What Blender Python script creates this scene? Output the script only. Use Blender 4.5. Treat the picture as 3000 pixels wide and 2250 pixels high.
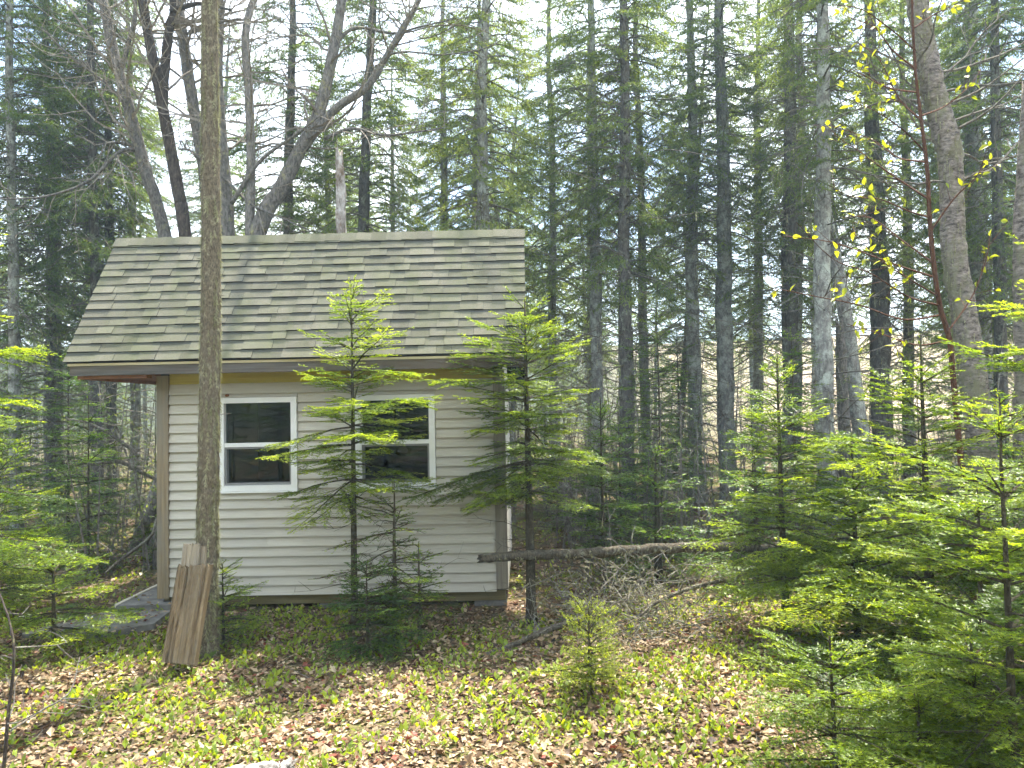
import bpy, math, random
import numpy as np
from mathutils import Vector, Matrix

R = math.radians
scene = bpy.context.scene
for o in list(bpy.data.objects):
    bpy.data.objects.remove(o)

# ------------------------------------------------------------------ camera
CAM_H = 1.92
PITCH, YAW, ROLL = 2.0, 0.8, -1.15
cam_data = bpy.data.cameras.new("camera")
cam_data.sensor_width = 36.0
cam_data.lens = 36.0 * 2200 / 3000
cam_data.clip_start = 0.05
cam_data.clip_end = 2000
cam = bpy.data.objects.new("camera", cam_data)
scene.collection.objects.link(cam)
CM = (Matrix.Rotation(R(YAW), 3, 'Z') @ Matrix.Rotation(R(90 + PITCH), 3, 'X') @ Matrix.Rotation(R(ROLL), 3, 'Z'))
cam.matrix_world = Matrix.Translation((0, 0, CAM_H)) @ CM.to_4x4()
scene.camera = cam

# ------------------------------------------------------------------ sky and sun
SUN_EL, SUN_AZ = 66.0, 15.0        # azimuth measured from +Y (behind the cabin) towards +X
world = bpy.data.worlds.new("World")
scene.world = world
world.use_nodes = True
wn, wl = world.node_tree.nodes, world.node_tree.links
wn.clear()
w_out = wn.new('ShaderNodeOutputWorld')
w_bg = wn.new('ShaderNodeBackground')
w_bg.inputs['Strength'].default_value = 0.135
sky = wn.new('ShaderNodeTexSky')
sky.sky_type = 'NISHITA'
sky.sun_disc = False
sky.sun_elevation = R(SUN_EL)
sky.sun_rotation = R(SUN_AZ)
sky.air_density = 1.0
sky.dust_density = 1.5
sky.ozone_density = 1.0
w_tc = wn.new('ShaderNodeTexCoord')
w_no = wn.new('ShaderNodeTexNoise')
w_no.inputs['Scale'].default_value = 2.6
w_no.inputs['Detail'].default_value = 6
w_rp = wn.new('ShaderNodeValToRGB')
w_rp.color_ramp.elements[0].position = 0.42
w_rp.color_ramp.elements[1].position = 0.62
w_mx = wn.new('ShaderNodeMix')
w_mx.data_type = 'RGBA'
w_mx.inputs[7].default_value = (9.0, 9.3, 9.8, 1)   # bright thin cloud
wl.new(w_tc.outputs['Generated'], w_no.inputs['Vector'])
wl.new(w_no.outputs['Fac'], w_rp.inputs['Fac'])
wl.new(w_rp.outputs['Color'], w_mx.inputs[0])
wl.new(sky.outputs[0], w_mx.inputs[6])
wl.new(w_mx.outputs[2], w_bg.inputs['Color'])
wl.new(w_bg.outputs[0], w_out.inputs['Surface'])

sun_d = bpy.data.lights.new("sun", 'SUN')
sun_d.energy = 5.0
sun_d.angle = R(0.6)
sun_d.color = (1.0, 0.94, 0.84)
sun = bpy.data.objects.new("sun", sun_d)
scene.collection.objects.link(sun)
sv = Vector((math.sin(R(SUN_AZ)) * math.cos(R(SUN_EL)), math.cos(R(SUN_AZ)) * math.cos(R(SUN_EL)), math.sin(R(SUN_EL))))
sun.rotation_euler = sv.to_track_quat('Z', 'Y').to_euler()

scene.view_settings.view_transform = 'Standard'
scene.view_settings.look = 'None'
scene.view_settings.gamma = 1.0
scene.view_settings.use_curve_mapping = False
scene.view_settings.exposure = 1.88
scene.render.engine = 'CYCLES'
cy = scene.cycles
cy.max_bounces = 5
cy.diffuse_bounces = 3
cy.use_adaptive_sampling = True
cy.adaptive_threshold = 0.035
cy.glossy_bounces = 2
cy.transmission_bounces = 5
cy.transparent_max_bounces = 6
cy.caustics_reflective = False
cy.caustics_refractive = False
cy.use_denoising = True

# ------------------------------------------------------------------ measuring helpers
SC = 3000 / 2212.0                      # the coordinates below were read off a 2212 px wide view


def ray(dx, dy):
    return CM @ Vector(((dx * SC - 1500) / 2200, -(dy * SC - 1125) / 2200, -1))


def P(dx, dy, Y):
    """point seen at (dx, dy) standing at distance Y in front of the camera"""
    d = ray(dx, dy)
    return Vector((0, 0, CAM_H)) + d * (Y / d.y)


def gz(x, y):
    """height of the ground (works on arrays)"""
    x = np.asarray(x, float)
    y = np.asarray(y, float)
    r = np.hypot(x, y)
    z = 0.035 * np.sin(x * 1.3 + 0.7) * np.cos(y * 1.1) + 0.02 * np.sin(x * 3.1 + y * 2.3) + 0.012 * np.sin(x * 6.7 - y * 5.9)
    near_house = np.clip(1 - np.maximum(np.abs(x + 2) - 2.6, np.abs(y - 8.7) - 1.9), 0, 1)
    z = z * (1 - near_house) - 0.01 * near_house
    t = np.clip((r - 38) / 75, 0, 1)
    z = z + 11.0 * t * t * (3 - 2 * t) + np.clip((r - 110) / 300, 0, 1) * 10
    return z


# ------------------------------------------------------------------ mesh helpers
COL = scene.collection


def empty(name, loc=(0, 0, 0), rot=None):
    o = bpy.data.objects.new(name, None)
    o.empty_display_size = 0.1
    o.location = loc
    if rot is not None:
        o.rotation_euler = rot
    COL.objects.link(o)
    return o


def tag(o, label=None, cat=None, group=None, kind=None):
    if label:
        o['label'] = label
    if cat:
        o['category'] = cat
    if group:
        o['group'] = group
    if kind:
        o['kind'] = kind
    return o


class MB:
    """collects vertices, triangles and quads and links them as one mesh object"""

    def __init__(self):
        self.v, self.t, self.q, self.a, self.n = [], [], [], [], 0

    def add(self, v, tris=None, quads=None, var=None):
        v = np.asarray(v, np.float32).reshape(-1, 3)
        if tris is not None and len(tris):
            self.t.append(np.asarray(tris, np.int32).reshape(-1, 3) + self.n)
        if quads is not None and len(quads):
            self.q.append(np.asarray(quads, np.int32).reshape(-1, 4) + self.n)
        if var is None:
            var = 0.5
        self.a.append(np.broadcast_to(np.asarray(var, np.float32), (len(v),)).copy())
        self.v.append(v)
        self.n += len(v)
        return self

    def box(self, x0, x1, y0, y1, z0, z1):
        v = [(x, y, z) for z in (z0, z1) for y in (y0, y1) for x in (x0, x1)]
        q = [(0, 2, 3, 1), (4, 5, 7, 6), (0, 1, 5, 4), (2, 6, 7, 3), (0, 4, 6, 2), (1, 3, 7, 5)]
        return self.add(v, quads=q)

    def prism(self, poly, axis_vec):
        """poly: list of 3D points (planar), extruded along axis_vec"""
        p = np.asarray(poly, float)
        n = len(p)
        v = np.vstack([p, p + np.asarray(axis_vec, float)])
        q = [(i, (i + 1) % n, n + (i + 1) % n, n + i) for i in range(n)]
        t = [(0, i + 1, i) for i in range(1, n - 1)] + [(n, n + i, n + i + 1) for i in range(1, n - 1)]
        return self.add(v, tris=t, quads=q)

    def mesh(self, name, mat, smooth=False):
        V = np.concatenate(self.v) if self.v else np.zeros((0, 3), np.float32)
        T = np.concatenate(self.t) if self.t else np.zeros((0, 3), np.int32)
        Q = np.concatenate(self.q) if self.q else np.zeros((0, 4), np.int32)
        me = bpy.data.meshes.new(name)
        me.vertices.add(len(V))
        me.vertices.foreach_set('co', V.ravel())
        nl = T.size + Q.size
        me.loops.add(nl)
        me.loops.foreach_set('vertex_index', np.concatenate([T.ravel(), Q.ravel()]).astype(np.int32))
        me.polygons.add(len(T) + len(Q))
        st = np.concatenate([np.arange(len(T)) * 3, T.size + np.arange(len(Q)) * 4]).astype(np.int32)
        me.polygons.foreach_set('loop_start', st)
        me.polygons.foreach_set('use_smooth', np.full(len(st), smooth))
        at = me.attributes.new('var', 'FLOAT', 'POINT')
        at.data.foreach_set('value', np.concatenate(self.a))
        if mat:
            me.materials.append(mat)
        me.update(calc_edges=True)
        return me

    def build(self, name, mat, parent=None, smooth=False):
        return link(name, self.mesh(name, mat, smooth), parent)


def link(name, me, parent=None):
    o = bpy.data.objects.new(name, me)
    COL.objects.link(o)
    if parent is not None:
        o.parent = parent
    return o


def nrm(a):
    return a / np.maximum(np.linalg.norm(a, axis=-1, keepdims=True), 1e-9)


def tube(mb, pts, rad, sides=10, rng=None, bump=0.0, cap=True, var=0.5):
    """smooth tube along a polyline"""
    p = np.asarray([tuple(q) for q in pts], float)
    n = len(p)
    rad = np.broadcast_to(np.asarray(rad, float), (n,))
    t = nrm(np.gradient(p, axis=0))
    ref = np.array([1.0, 0, 0]) if abs(t[0][0]) < 0.8 else np.array([0, 1.0, 0])
    u = nrm(np.cross(t, ref))
    w = np.cross(t, u)
    an = np.linspace(0, 2 * math.pi, sides, endpoint=False)
    rr = np.repeat(rad[:, None], sides, 1)
    if rng is not None and bump:
        rr = rr * (1 + bump * rng.normal(size=rr.shape))
    ring = p[:, None] + rr[..., None] * (np.cos(an)[None, :, None] * u[:, None] + np.sin(an)[None, :, None] * w[:, None])
    v = ring.reshape(-1, 3)
    q = []
    for i in range(n - 1):
        for j in range(sides):
            k = (j + 1) % sides
            q.append((i * sides + j, i * sides + k, (i + 1) * sides + k, (i + 1) * sides + j))
    tr = []
    if cap:
        v = np.vstack([v, p[0], p[-1]])
        a, b = n * sides, n * sides + 1
        for j in range(sides):
            k = (j + 1) % sides
            tr.append((a, k, j))
            tr.append((b, (n - 1) * sides + j, (n - 1) * sides + k))
    mb.add(v, tris=tr, quads=q, var=var)


def resample(pts, n):
    """Catmull-Rom through pts"""
    p = np.asarray([tuple(q) for q in pts], float)
    if len(p) == 2:
        return p[0] + (p[1] - p[0]) * np.linspace(0, 1, n)[:, None]
    pp = np.vstack([2 * p[0] - p[1], p, 2 * p[-1] - p[-2]])
    out = []
    for s in np.linspace(0, len(p) - 1.0001, n):
        i = int(s)
        t = s - i
        a, b, c, d = pp[i], pp[i + 1], pp[i + 2], pp[i + 3]
        out.append(0.5 * (2 * b + (c - a) * t + (2 * a - 5 * b + 4 * c - d) * t * t + (3 * b - a - 3 * c + d) * t ** 3))
    return np.array(out)


def sticks(mb, S, sides=3, var=0.5, flat_below=0.0):
    """many straight tapered sticks at once; S rows: p0(3) p1(3) r0 r1"""
    S = np.asarray(S, float).reshape(-1, 8)
    if not len(S):
        return
    if flat_below:
        thin = S[:, 6] < flat_below
        A = S[thin]
        if len(A):
            ta = nrm(A[:, 3:6] - A[:, :3])
            ua = nrm(np.cross(ta, np.random.default_rng(len(A)).normal(size=(len(A), 3))))
            k0, k1 = ua * A[:, 6:7] * 1.1, ua * A[:, 7:8] * 1.1
            va = np.stack([A[:, :3] - k0, A[:, :3] + k0, A[:, 3:6] + k1, A[:, 3:6] - k1], 1).reshape(-1, 3)
            mb.add(va, quads=np.arange(len(A) * 4).reshape(-1, 4), var=var)
        S = S[~thin]
        if not len(S):
            return
    p0, p1, r0, r1 = S[:, :3], S[:, 3:6], S[:, 6], S[:, 7]
    t = nrm(p1 - p0)
    ref = np.where(np.abs(t[:, 2:3]) < 0.9, np.array([[0, 0, 1.0]]), np.array([[1.0, 0, 0]]))
    u = nrm(np.cross(t, ref))
    w = np.cross(t, u)
    an = np.linspace(0, 2 * math.pi, sides, endpoint=False)
    d = np.cos(an)[None, :, None] * u[:, None] + np.sin(an)[None, :, None] * w[:, None]
    a = p0[:, None] + d * r0[:, None, None]
    b = p1[:, None] + d * r1[:, None, None]
    v = np.concatenate([a, b], 1).reshape(-1, 3)
    q = np.array([(j, (j + 1) % sides, sides + (j + 1) % sides, sides + j) for j in range(sides)])
    q = (q[None] + (np.arange(len(S)) * 2 * sides)[:, None, None]).reshape(-1, 4)
    mb.add(v, quads=q, var=var)


def needles(mb, T, rng, per_m, ln, wd, flat=True, tip=0.35, droop=0.0):
    """T rows: p0(3) p1(3) normal(3) tone; one slim triangle a needle"""
    T = np.asarray(T, float).reshape(-1, 10)
    if not len(T):
        return
    p0, p1, N, tone = T[:, :3], T[:, 3:6], T[:, 6:9], T[:, 9]
    L = np.linalg.norm(p1 - p0, axis=1)
    cnt = np.maximum(2, (L * per_m + rng.random(len(L))).astype(int))
    ix = np.repeat(np.arange(len(T)), cnt)
    m = len(ix)
    t = rng.random(m)
    ax = nrm(p1 - p0)[ix]
    nn = nrm(N)[ix]
    sd = nrm(np.cross(ax, nn))
    base = p0[ix] + (p1 - p0)[ix] * t[:, None]
    if flat:
        s = np.where(rng.random(m) < 0.5, -1.0, 1.0)
        d = ax * (0.45 + tip * t)[:, None] + sd * (s * (0.75 + 0.3 * rng.random(m)))[:, None] + nn * (rng.random(m) * 0.55 - 0.08)[:, None]
    else:
        a = rng.random(m) * 2 * math.pi
        d = ax * 0.7 + sd * np.cos(a)[:, None] + nn * np.sin(a)[:, None]
    d[:, 2] -= droop
    d = nrm(d)
    l = ln * (0.7 + 0.45 * rng.random(m))
    wv = nrm(np.cross(d, nn + rng.normal(scale=0.35, size=(m, 3))))
    a = base - wv * (wd / 2)
    b = base + wv * (wd / 2)
    c = base + d * l[:, None]
    v = np.stack([a, b, c], 1).reshape(-1, 3)
    tr = np.arange(m * 3).reshape(-1, 3)
    var = np.clip(tone[ix] + rng.normal(scale=0.13, size=m), 0, 1)
    mb.add(v, tris=tr, var=np.repeat(var, 3))


# ------------------------------------------------------------------ materials
def nmat(name):
    m = bpy.data.materials.new(name)
    m.use_nodes = True
    nt = m.node_tree
    nt.nodes.clear()
    out = nt.nodes.new('ShaderNodeOutputMaterial')
    return m, nt, out


def ramp(nt, stops):
    r = nt.nodes.new('ShaderNodeValToRGB')
    el = r.color_ramp.elements
    while len(el) < len(stops):
        el.new(0.5)
    for e, (p, c) in zip(el, stops):
        e.position = p
        e.color = (*c, 1)
    return r


def noise(nt, scale, detail=5, vec=None, rough=0.6):
    n = nt.nodes.new('ShaderNodeTexNoise')
    n.inputs['Scale'].default_value = scale
    n.inputs['Detail'].default_value = detail
    n.inputs['Roughness'].default_value = rough
    if vec is not None:
        nt.links.new(vec, n.inputs['Vector'])
    return n.outputs['Fac']


def coords(nt, kind='world', scale=(1, 1, 1)):
    mp = nt.nodes.new('ShaderNodeMapping')
    mp.inputs['Scale'].default_value = scale
    if kind == 'world':
        g = nt.nodes.new('ShaderNodeNewGeometry')
        nt.links.new(g.outputs['Position'], mp.inputs['Vector'])
    else:
        g = nt.nodes.new('ShaderNodeTexCoord')
        nt.links.new(g.outputs['Object'], mp.inputs['Vector'])
    return mp.outputs['Vector']


def math_n(nt, op, a, b):
    n = nt.nodes.new('ShaderNodeMath')
    n.operation = op
    for i, x in enumerate((a, b)):
        if isinstance(x, (int, float)):
            n.inputs[i].default_value = x
        else:
            nt.links.new(x, n.inputs[i])
    return n.outputs[0]


def mixc(nt, fac, a, b, mode='MIX'):
    n = nt.nodes.new('ShaderNodeMix')
    n.data_type = 'RGBA'
    n.blend_type = mode
    for i, x in ((0, fac), (6, a), (7, b)):
        if isinstance(x, (int, float)):
            n.inputs[i].default_value = x
        elif isinstance(x, tuple):
            n.inputs[i].default_value = (*x, 1)
        else:
            nt.links.new(x, n.inputs[i])
    return n.outputs[2]


def surf(nt, out, col, rough=0.8, spec=0.3, bump=None, bdist=0.01, bstr=0.6):
    b = nt.nodes.new('ShaderNodeBsdfPrincipled')
    if isinstance(col, tuple):
        b.inputs['Base Color'].default_value = (*col, 1)
    else:
        nt.links.new(col, b.inputs['Base Color'])
    if isinstance(rough, (int, float)):
        b.inputs['Roughness'].default_value = rough
    else:
        nt.links.new(rough, b.inputs['Roughness'])
    b.inputs['Specular IOR Level'].default_value = spec
    if bump is not None:
        n = nt.nodes.new('ShaderNodeBump')
        n.inputs['Distance'].default_value = bdist
        n.inputs['Strength'].default_value = bstr
        nt.links.new(bump, n.inputs['Height'])
        nt.links.new(n.outputs[0], b.inputs['Normal'])
    nt.links.new(b.outputs[0], out.inputs['Surface'])
    return b


def obj_rand(nt):
    return nt.nodes.new('ShaderNodeObjectInfo').outputs['Random']


def var_attr(nt):
    a = nt.nodes.new('ShaderNodeAttribute')
    a.attribute_name = 'var'
    return a.outputs['Fac']


def leaf_mat(name, stops, trans_gain=(2.3, 2.0, 0.6), trans=0.42, rough=0.45, spec=0.35, obj_var=0.0):
    m, nt, out = nmat(name)
    f = var_attr(nt)
    if obj_var:
        f = math_n(nt, 'ADD', f, math_n(nt, 'MULTIPLY', math_n(nt, 'SUBTRACT', obj_rand(nt), 0.5), obj_var))
    r = ramp(nt, stops)
    nt.links.new(f, r.inputs['Fac'])
    b = nt.nodes.new('ShaderNodeBsdfPrincipled')
    b.inputs['Roughness'].default_value = rough
    b.inputs['Specular IOR Level'].default_value = spec
    nt.links.new(r.outputs[0], b.inputs['Base Color'])
    tr = nt.nodes.new('ShaderNodeBsdfTranslucent')
    tc = mixc(nt, 1.0, r.outputs[0], trans_gain, 'MULTIPLY')
    nt.links.new(tc, tr.inputs['Color'])
    mx = nt.nodes.new('ShaderNodeMixShader')
    mx.inputs[0].default_value = trans
    nt.links.new(b.outputs[0], mx.inputs[1])
    nt.links.new(tr.outputs[0], mx.inputs[2])
    nt.links.new(mx.outputs[0], out.inputs['Surface'])
    return m


def bark_mat(name, dark, light, lichen, lichen_amt=0.5, sc=1.0, ring=False, obj_var=0.25):
    m, nt, out = nmat(name)
    v = coords(nt, 'world', (1, 1, 0.35) if not ring else (1, 1, 2.2))
    n1 = noise(nt, 26 * sc, 8, v, 0.7)
    v2 = coords(nt, 'world', (1, 1, 0.8))
    n2 = noise(nt, 7 * sc, 6, v2, 0.65)
    n3 = noise(nt, 45 * sc, 4, v2, 0.6)
    r = ramp(nt, [(0.36, dark), (0.66, light)])
    nt.links.new(n1, r.inputs['Fac'])
    lm = ramp(nt, [(0.62 - 0.25 * lichen_amt, (0, 0, 0)), (0.70 - 0.15 * lichen_amt, (1, 1, 1))])
    nt.links.new(math_n(nt, 'ADD', math_n(nt, 'MULTIPLY', n2, 0.7), math_n(nt, 'MULTIPLY', n3, 0.3)), lm.inputs['Fac'])
    c = mixc(nt, lm.outputs[0], r.outputs[0], lichen)
    rv = math_n(nt, 'ADD', 1 - obj_var / 2, math_n(nt, 'MULTIPLY', obj_rand(nt), obj_var))
    c = mixc(nt, 1.0, c, rv, 'MULTIPLY')
    h = math_n(nt, 'ADD', n1, math_n(nt, 'MULTIPLY', n3, 0.5))
    surf(nt, out, c, 0.9, 0.15, h, 0.02, 0.8)
    return m


def wood_mat(name, dark, light, axis=2, sc=1.0, kind='object', stain=None, rough=0.75, obj_var=0.2, warp=0.0):
    m, nt, out = nmat(name)
    s = [22 * sc] * 3
    s[axis] = 0.9 * sc
    v = coords(nt, kind, tuple(s))
    n1 = noise(nt, 2.0, 8, v, 0.65)
    n1.node.inputs['Distortion'].default_value = warp
    s2 = [4 * sc] * 3
    s2[axis] = 0.7 * sc
    n2 = noise(nt, 1.3, 4, coords(nt, kind, tuple(s2)))
    r = ramp(nt, [(0.3, dark), (0.7, light)])
    nt.links.new(n1, r.inputs['Fac'])
    c = r.outputs[0]
    if stain:
        rs = ramp(nt, [(0.42, (0, 0, 0)), (0.62, (1, 1, 1))])
        nt.links.new(n2, rs.inputs['Fac'])
        c = mixc(nt, math_n(nt, 'MULTIPLY', rs.outputs[0], 0.8), c, stain)
    rv = math_n(nt, 'ADD', 1 - obj_var / 2, math_n(nt, 'MULTIPLY', obj_rand(nt), obj_var))
    c = mixc(nt, 1.0, c, rv, 'MULTIPLY')
    surf(nt, out, c, rough, 0.25, n1, 0.004, 0.6)
    return m


# foliage
M = {}
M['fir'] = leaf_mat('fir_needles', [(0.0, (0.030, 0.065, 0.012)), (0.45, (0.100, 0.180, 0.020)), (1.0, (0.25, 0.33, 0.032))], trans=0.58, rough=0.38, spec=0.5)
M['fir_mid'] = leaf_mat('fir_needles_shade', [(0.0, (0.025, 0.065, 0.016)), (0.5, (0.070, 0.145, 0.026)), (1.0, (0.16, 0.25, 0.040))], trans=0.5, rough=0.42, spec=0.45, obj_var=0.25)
M['hemlock'] = leaf_mat('hemlock_needles', [(0.0, (0.035, 0.07, 0.014)), (0.5, (0.105, 0.18, 0.024)), (1.0, (0.24, 0.32, 0.040))], trans=0.55, rough=0.4, spec=0.5)
M['spruce_young'] = leaf_mat('spruce_sapling_needles', [(0.0, (0.09, 0.14, 0.02)), (1.0, (0.26, 0.33, 0.05))], trans=0.5)
M['spruce'] = leaf_mat('spruce_needles', [(0.0, (0.045, 0.080, 0.045)), (0.5, (0.095, 0.150, 0.075)), (1.0, (0.17, 0.225, 0.080))], trans=0.5, rough=0.5, spec=0.3, obj_var=0.45)
M['birch_leaf'] = leaf_mat('birch_leaves', [(0.0, (0.17, 0.23, 0.025)), (1.0, (0.34, 0.36, 0.04))], trans_gain=(1.7, 1.55, 0.45), trans=0.5)
M['herb'] = leaf_mat('ground_plant_leaves', [(0.0, (0.07, 0.12, 0.012)), (0.6, (0.175, 0.245, 0.022)), (1.0, (0.31, 0.36, 0.035))], trans=0.42, rough=0.4)
M['litter'] = leaf_mat('dead_leaves', [(0.0, (0.045, 0.028, 0.018)), (0.3, (0.13, 0.078, 0.040)), (0.62, (0.30, 0.21, 0.115)), (0.92, (0.53, 0.43, 0.28)), (1.0, (0.18, 0.05, 0.03))], trans_gain=(1.1, 0.9, 0.7), trans=0.18, rough=0.55, spec=0.3)
M['lichen'] = leaf_mat('beard_lichen', [(0.0, (0.18, 0.18, 0.09)), (1.0, (0.42, 0.41, 0.26))], trans_gain=(1.1, 1.1, 0.8), trans=0.35, rough=0.9, spec=0.1)
M['dead_needle'] = leaf_mat('dead_brown_needles', [(0.0, (0.06, 0.03, 0.015)), (1.0, (0.20, 0.11, 0.05))], trans_gain=(1.2, 1, 0.8), trans=0.3)
# bark
M['bark_lichen'] = bark_mat('lichen_bark', (0.06, 0.048, 0.033), (0.21, 0.175, 0.12), (0.29, 0.265, 0.175), 0.42, 4.0)
M['bark_spruce'] = bark_mat('spruce_bark', (0.09, 0.088, 0.080), (0.25, 0.245, 0.22), (0.36, 0.385, 0.33), 0.6, 1.0, obj_var=0.5)
M['bark_dark'] = bark_mat('dark_spruce_bark', (0.045, 0.042, 0.038), (0.15, 0.14, 0.125), (0.25, 0.275, 0.21), 0.38, 1.0)
M['bark_maple'] = bark_mat('maple_bark', (0.065, 0.06, 0.053), (0.23, 0.215, 0.19), (0.27, 0.26, 0.12), 0.28, 1.3)
M['bark_maple_dark'] = bark_mat('dark_maple_bark', (0.025, 0.02, 0.017), (0.10, 0.08, 0.065), (0.20, 0.19, 0.08), 0.15, 1.3)
M['bark_birch'] = bark_mat('old_birch_bark', (0.045, 0.036, 0.03), (0.33, 0.285, 0.245), (0.17, 0.165, 0.10), 0.6, 0.5, ring=True)
M['bark_white'] = bark_mat('white_birch_bark', (0.10, 0.085, 0.07), (0.62, 0.58, 0.53), (0.45, 0.42, 0.38), 0.1, 0.8, ring=True)
M['bark_snag'] = bark_mat('peeling_snag_bark', (0.10, 0.07, 0.045), (0.60, 0.57, 0.52), (0.17, 0.115, 0.07), 0.42, 0.45)
M['bark_red'] = bark_mat('red_sapling_bark', (0.05, 0.024, 0.016), (0.15, 0.075, 0.045), (0.18, 0.10, 0.055), 0.1, 2.0)
M['bark_fir'] = bark_mat('young_fir_bark', (0.03, 0.025, 0.017), (0.10, 0.085, 0.055), (0.18, 0.17, 0.10), 0.3, 3.0)
M['twig'] = bark_mat('grey_twigs', (0.07, 0.06, 0.05), (0.20, 0.18, 0.15), (0.28, 0.29, 0.22), 0.4, 2.0)
M['twig_maple'] = bark_mat('maple_twigs', (0.14, 0.12, 0.095), (0.36, 0.32, 0.265), (0.36, 0.34, 0.22), 0.3, 2.0)
M['log'] = bark_mat('log_bark', (0.035, 0.03, 0.022), (0.15, 0.125, 0.09), (0.26, 0.26, 0.19), 0.35, 2.2)
# cabin
def shingle_mat(name, band):
    m, nt, out = nmat(name)
    tc = nt.nodes.new('ShaderNodeNewGeometry')
    g = noise(nt, 260, 3, tc.outputs['Position'], 0.8)
    big = noise(nt, 2.3, 4, coords(nt, 'world', (1.6, 1, 0.5)))
    r = ramp(nt, [(0.33, (0.075, 0.074, 0.054)), (0.68, (0.205, 0.196, 0.146))])
    nt.links.new(g, r.inputs['Fac'])
    c = r.outputs[0]
    mr = ramp(nt, [(0.40, (0, 0, 0)), (0.7, (1, 1, 1))])
    nt.links.new(big, mr.inputs['Fac'])
    c = mixc(nt, math_n(nt, 'MULTIPLY', mr.outputs[0], 0.65), c, (0.095, 0.108, 0.050))
    rv = math_n(nt, 'ADD', 0.82, math_n(nt, 'MULTIPLY', obj_rand(nt), 0.32))
    c = mixc(nt, 1.0, c, rv, 'MULTIPLY')
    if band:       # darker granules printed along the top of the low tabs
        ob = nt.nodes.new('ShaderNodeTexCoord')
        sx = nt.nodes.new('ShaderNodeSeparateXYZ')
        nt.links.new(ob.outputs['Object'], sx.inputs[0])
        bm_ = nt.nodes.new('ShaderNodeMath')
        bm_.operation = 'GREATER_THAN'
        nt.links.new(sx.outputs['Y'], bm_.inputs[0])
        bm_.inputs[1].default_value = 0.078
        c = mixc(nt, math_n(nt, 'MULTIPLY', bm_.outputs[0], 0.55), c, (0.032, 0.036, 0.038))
    surf(nt, out, c, 0.95, 0.15, g, 0.003, 0.8)
    return m


M['shingle'] = shingle_mat('asphalt_shingle', False)
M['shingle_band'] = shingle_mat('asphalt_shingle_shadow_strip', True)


def clap_mat():
    m, nt, out = nmat('weathered_white_clapboard')
    v = coords(nt, 'world', (0.8, 0.8, 22))
    n1 = noise(nt, 5.0, 7, v, 0.7)
    n2 = noise(nt, 1.6, 5, coords(nt, 'world', (0.7, 0.7, 3)))
    r = ramp(nt, [(0.22, (0.30, 0.275, 0.24)), (0.40, (0.47, 0.435, 0.365)), (0.75, (0.56, 0.53, 0.455))])
    nt.links.new(n1, r.inputs['Fac'])
    rs = ramp(nt, [(0.45, (0, 0, 0)), (0.68, (1, 1, 1))])
    nt.links.new(n2, rs.inputs['Fac'])
    c = mixc(nt, math_n(nt, 'MULTIPLY', rs.outputs[0], 0.45), r.outputs[0], (0.56, 0.53, 0.47))
    rv = math_n(nt, 'ADD', 0.90, math_n(nt, 'MULTIPLY', obj_rand(nt), 0.16))
    c = mixc(nt, 1.0, c, rv, 'MULTIPLY')
    surf(nt, out, c, 0.65, 0.25, n1, 0.003, 0.35)
    return m


M['clap'] = clap_mat()
M['post'] = wood_mat('weathered_corner_post', (0.16, 0.115, 0.06), (0.33, 0.245, 0.14), 2, 1.0, 'world', stain=(0.20, 0.185, 0.155))
M['post_grey'] = wood_mat('greyed_corner_post', (0.15, 0.13, 0.10), (0.30, 0.265, 0.21), 2, 1.0, 'world', stain=(0.22, 0.20, 0.17))
M['fascia'] = wood_mat('grey_fascia', (0.062, 0.056, 0.050), (0.165, 0.152, 0.138), 0, 1.0, 'world', stain=(0.12, 0.09, 0.062))
M['cream'] = wood_mat('cream_trim', (0.40, 0.33, 0.19), (0.56, 0.48, 0.30), 0, 1.0, 'world')
M['frieze'] = wood_mat('yellow_frieze', (0.36, 0.30, 0.06), (0.50, 0.43, 0.12), 0, 0.7, 'world')
M['cedar'] = wood_mat('red_brown_boards', (0.16, 0.065, 0.03), (0.33, 0.15, 0.075), 0, 1.0, 'world')
M['skirt'] = wood_mat('treated_sill_beam', (0.09, 0.075, 0.03), (0.21, 0.17, 0.075), 0, 1.0, 'world')
M['plank'] = wood_mat('old_split_plank', (0.035, 0.022, 0.011), (0.27, 0.195, 0.105), 2, 0.7, 'object', stain=(0.19, 0.16, 0.11), obj_var=0, warp=1.6)
M['plank_pale'] = wood_mat('old_pale_plank', (0.13, 0.10, 0.06), (0.35, 0.29, 0.20), 2, 1.0, 'object', stain=(0.26, 0.23, 0.18), warp=0.6)
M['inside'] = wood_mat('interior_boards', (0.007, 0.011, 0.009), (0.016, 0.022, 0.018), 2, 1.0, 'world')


def plain(name, col, rough=0.5, spec=0.4, n=0.0, sc=30):
    m, nt, out = nmat(name)
    if n:
        f = noise(nt, sc, 6, coords(nt, 'world'))
        r = ramp(nt, [(0.3, tuple(c * (1 - n) for c in col)), (0.7, tuple(min(1, c * (1 + n)) for c in col))])
        nt.links.new(f, r.inputs['Fac'])
        surf(nt, out, r.outputs[0], rough, spec, f, 0.004, 0.5)
    else:
        surf(nt, out, col, rough, spec)
    return m


M['vinyl'] = plain('white_vinyl', (0.78, 0.78, 0.76), 0.35, 0.4, 0.04, 6)
M['seal'] = plain('grey_screen_frame', (0.22, 0.22, 0.215), 0.5)
M['slate'] = plain('grey_slate_slab', (0.17, 0.16, 0.145), 0.8, 0.2, 0.5, 7)
M['rim'] = plain('pale_slab_edging', (0.55, 0.50, 0.40), 0.8, 0.2, 0.2, 20)
M['tar'] = plain('black_underlay', (0.03, 0.03, 0.03), 0.9, 0.1)


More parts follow.
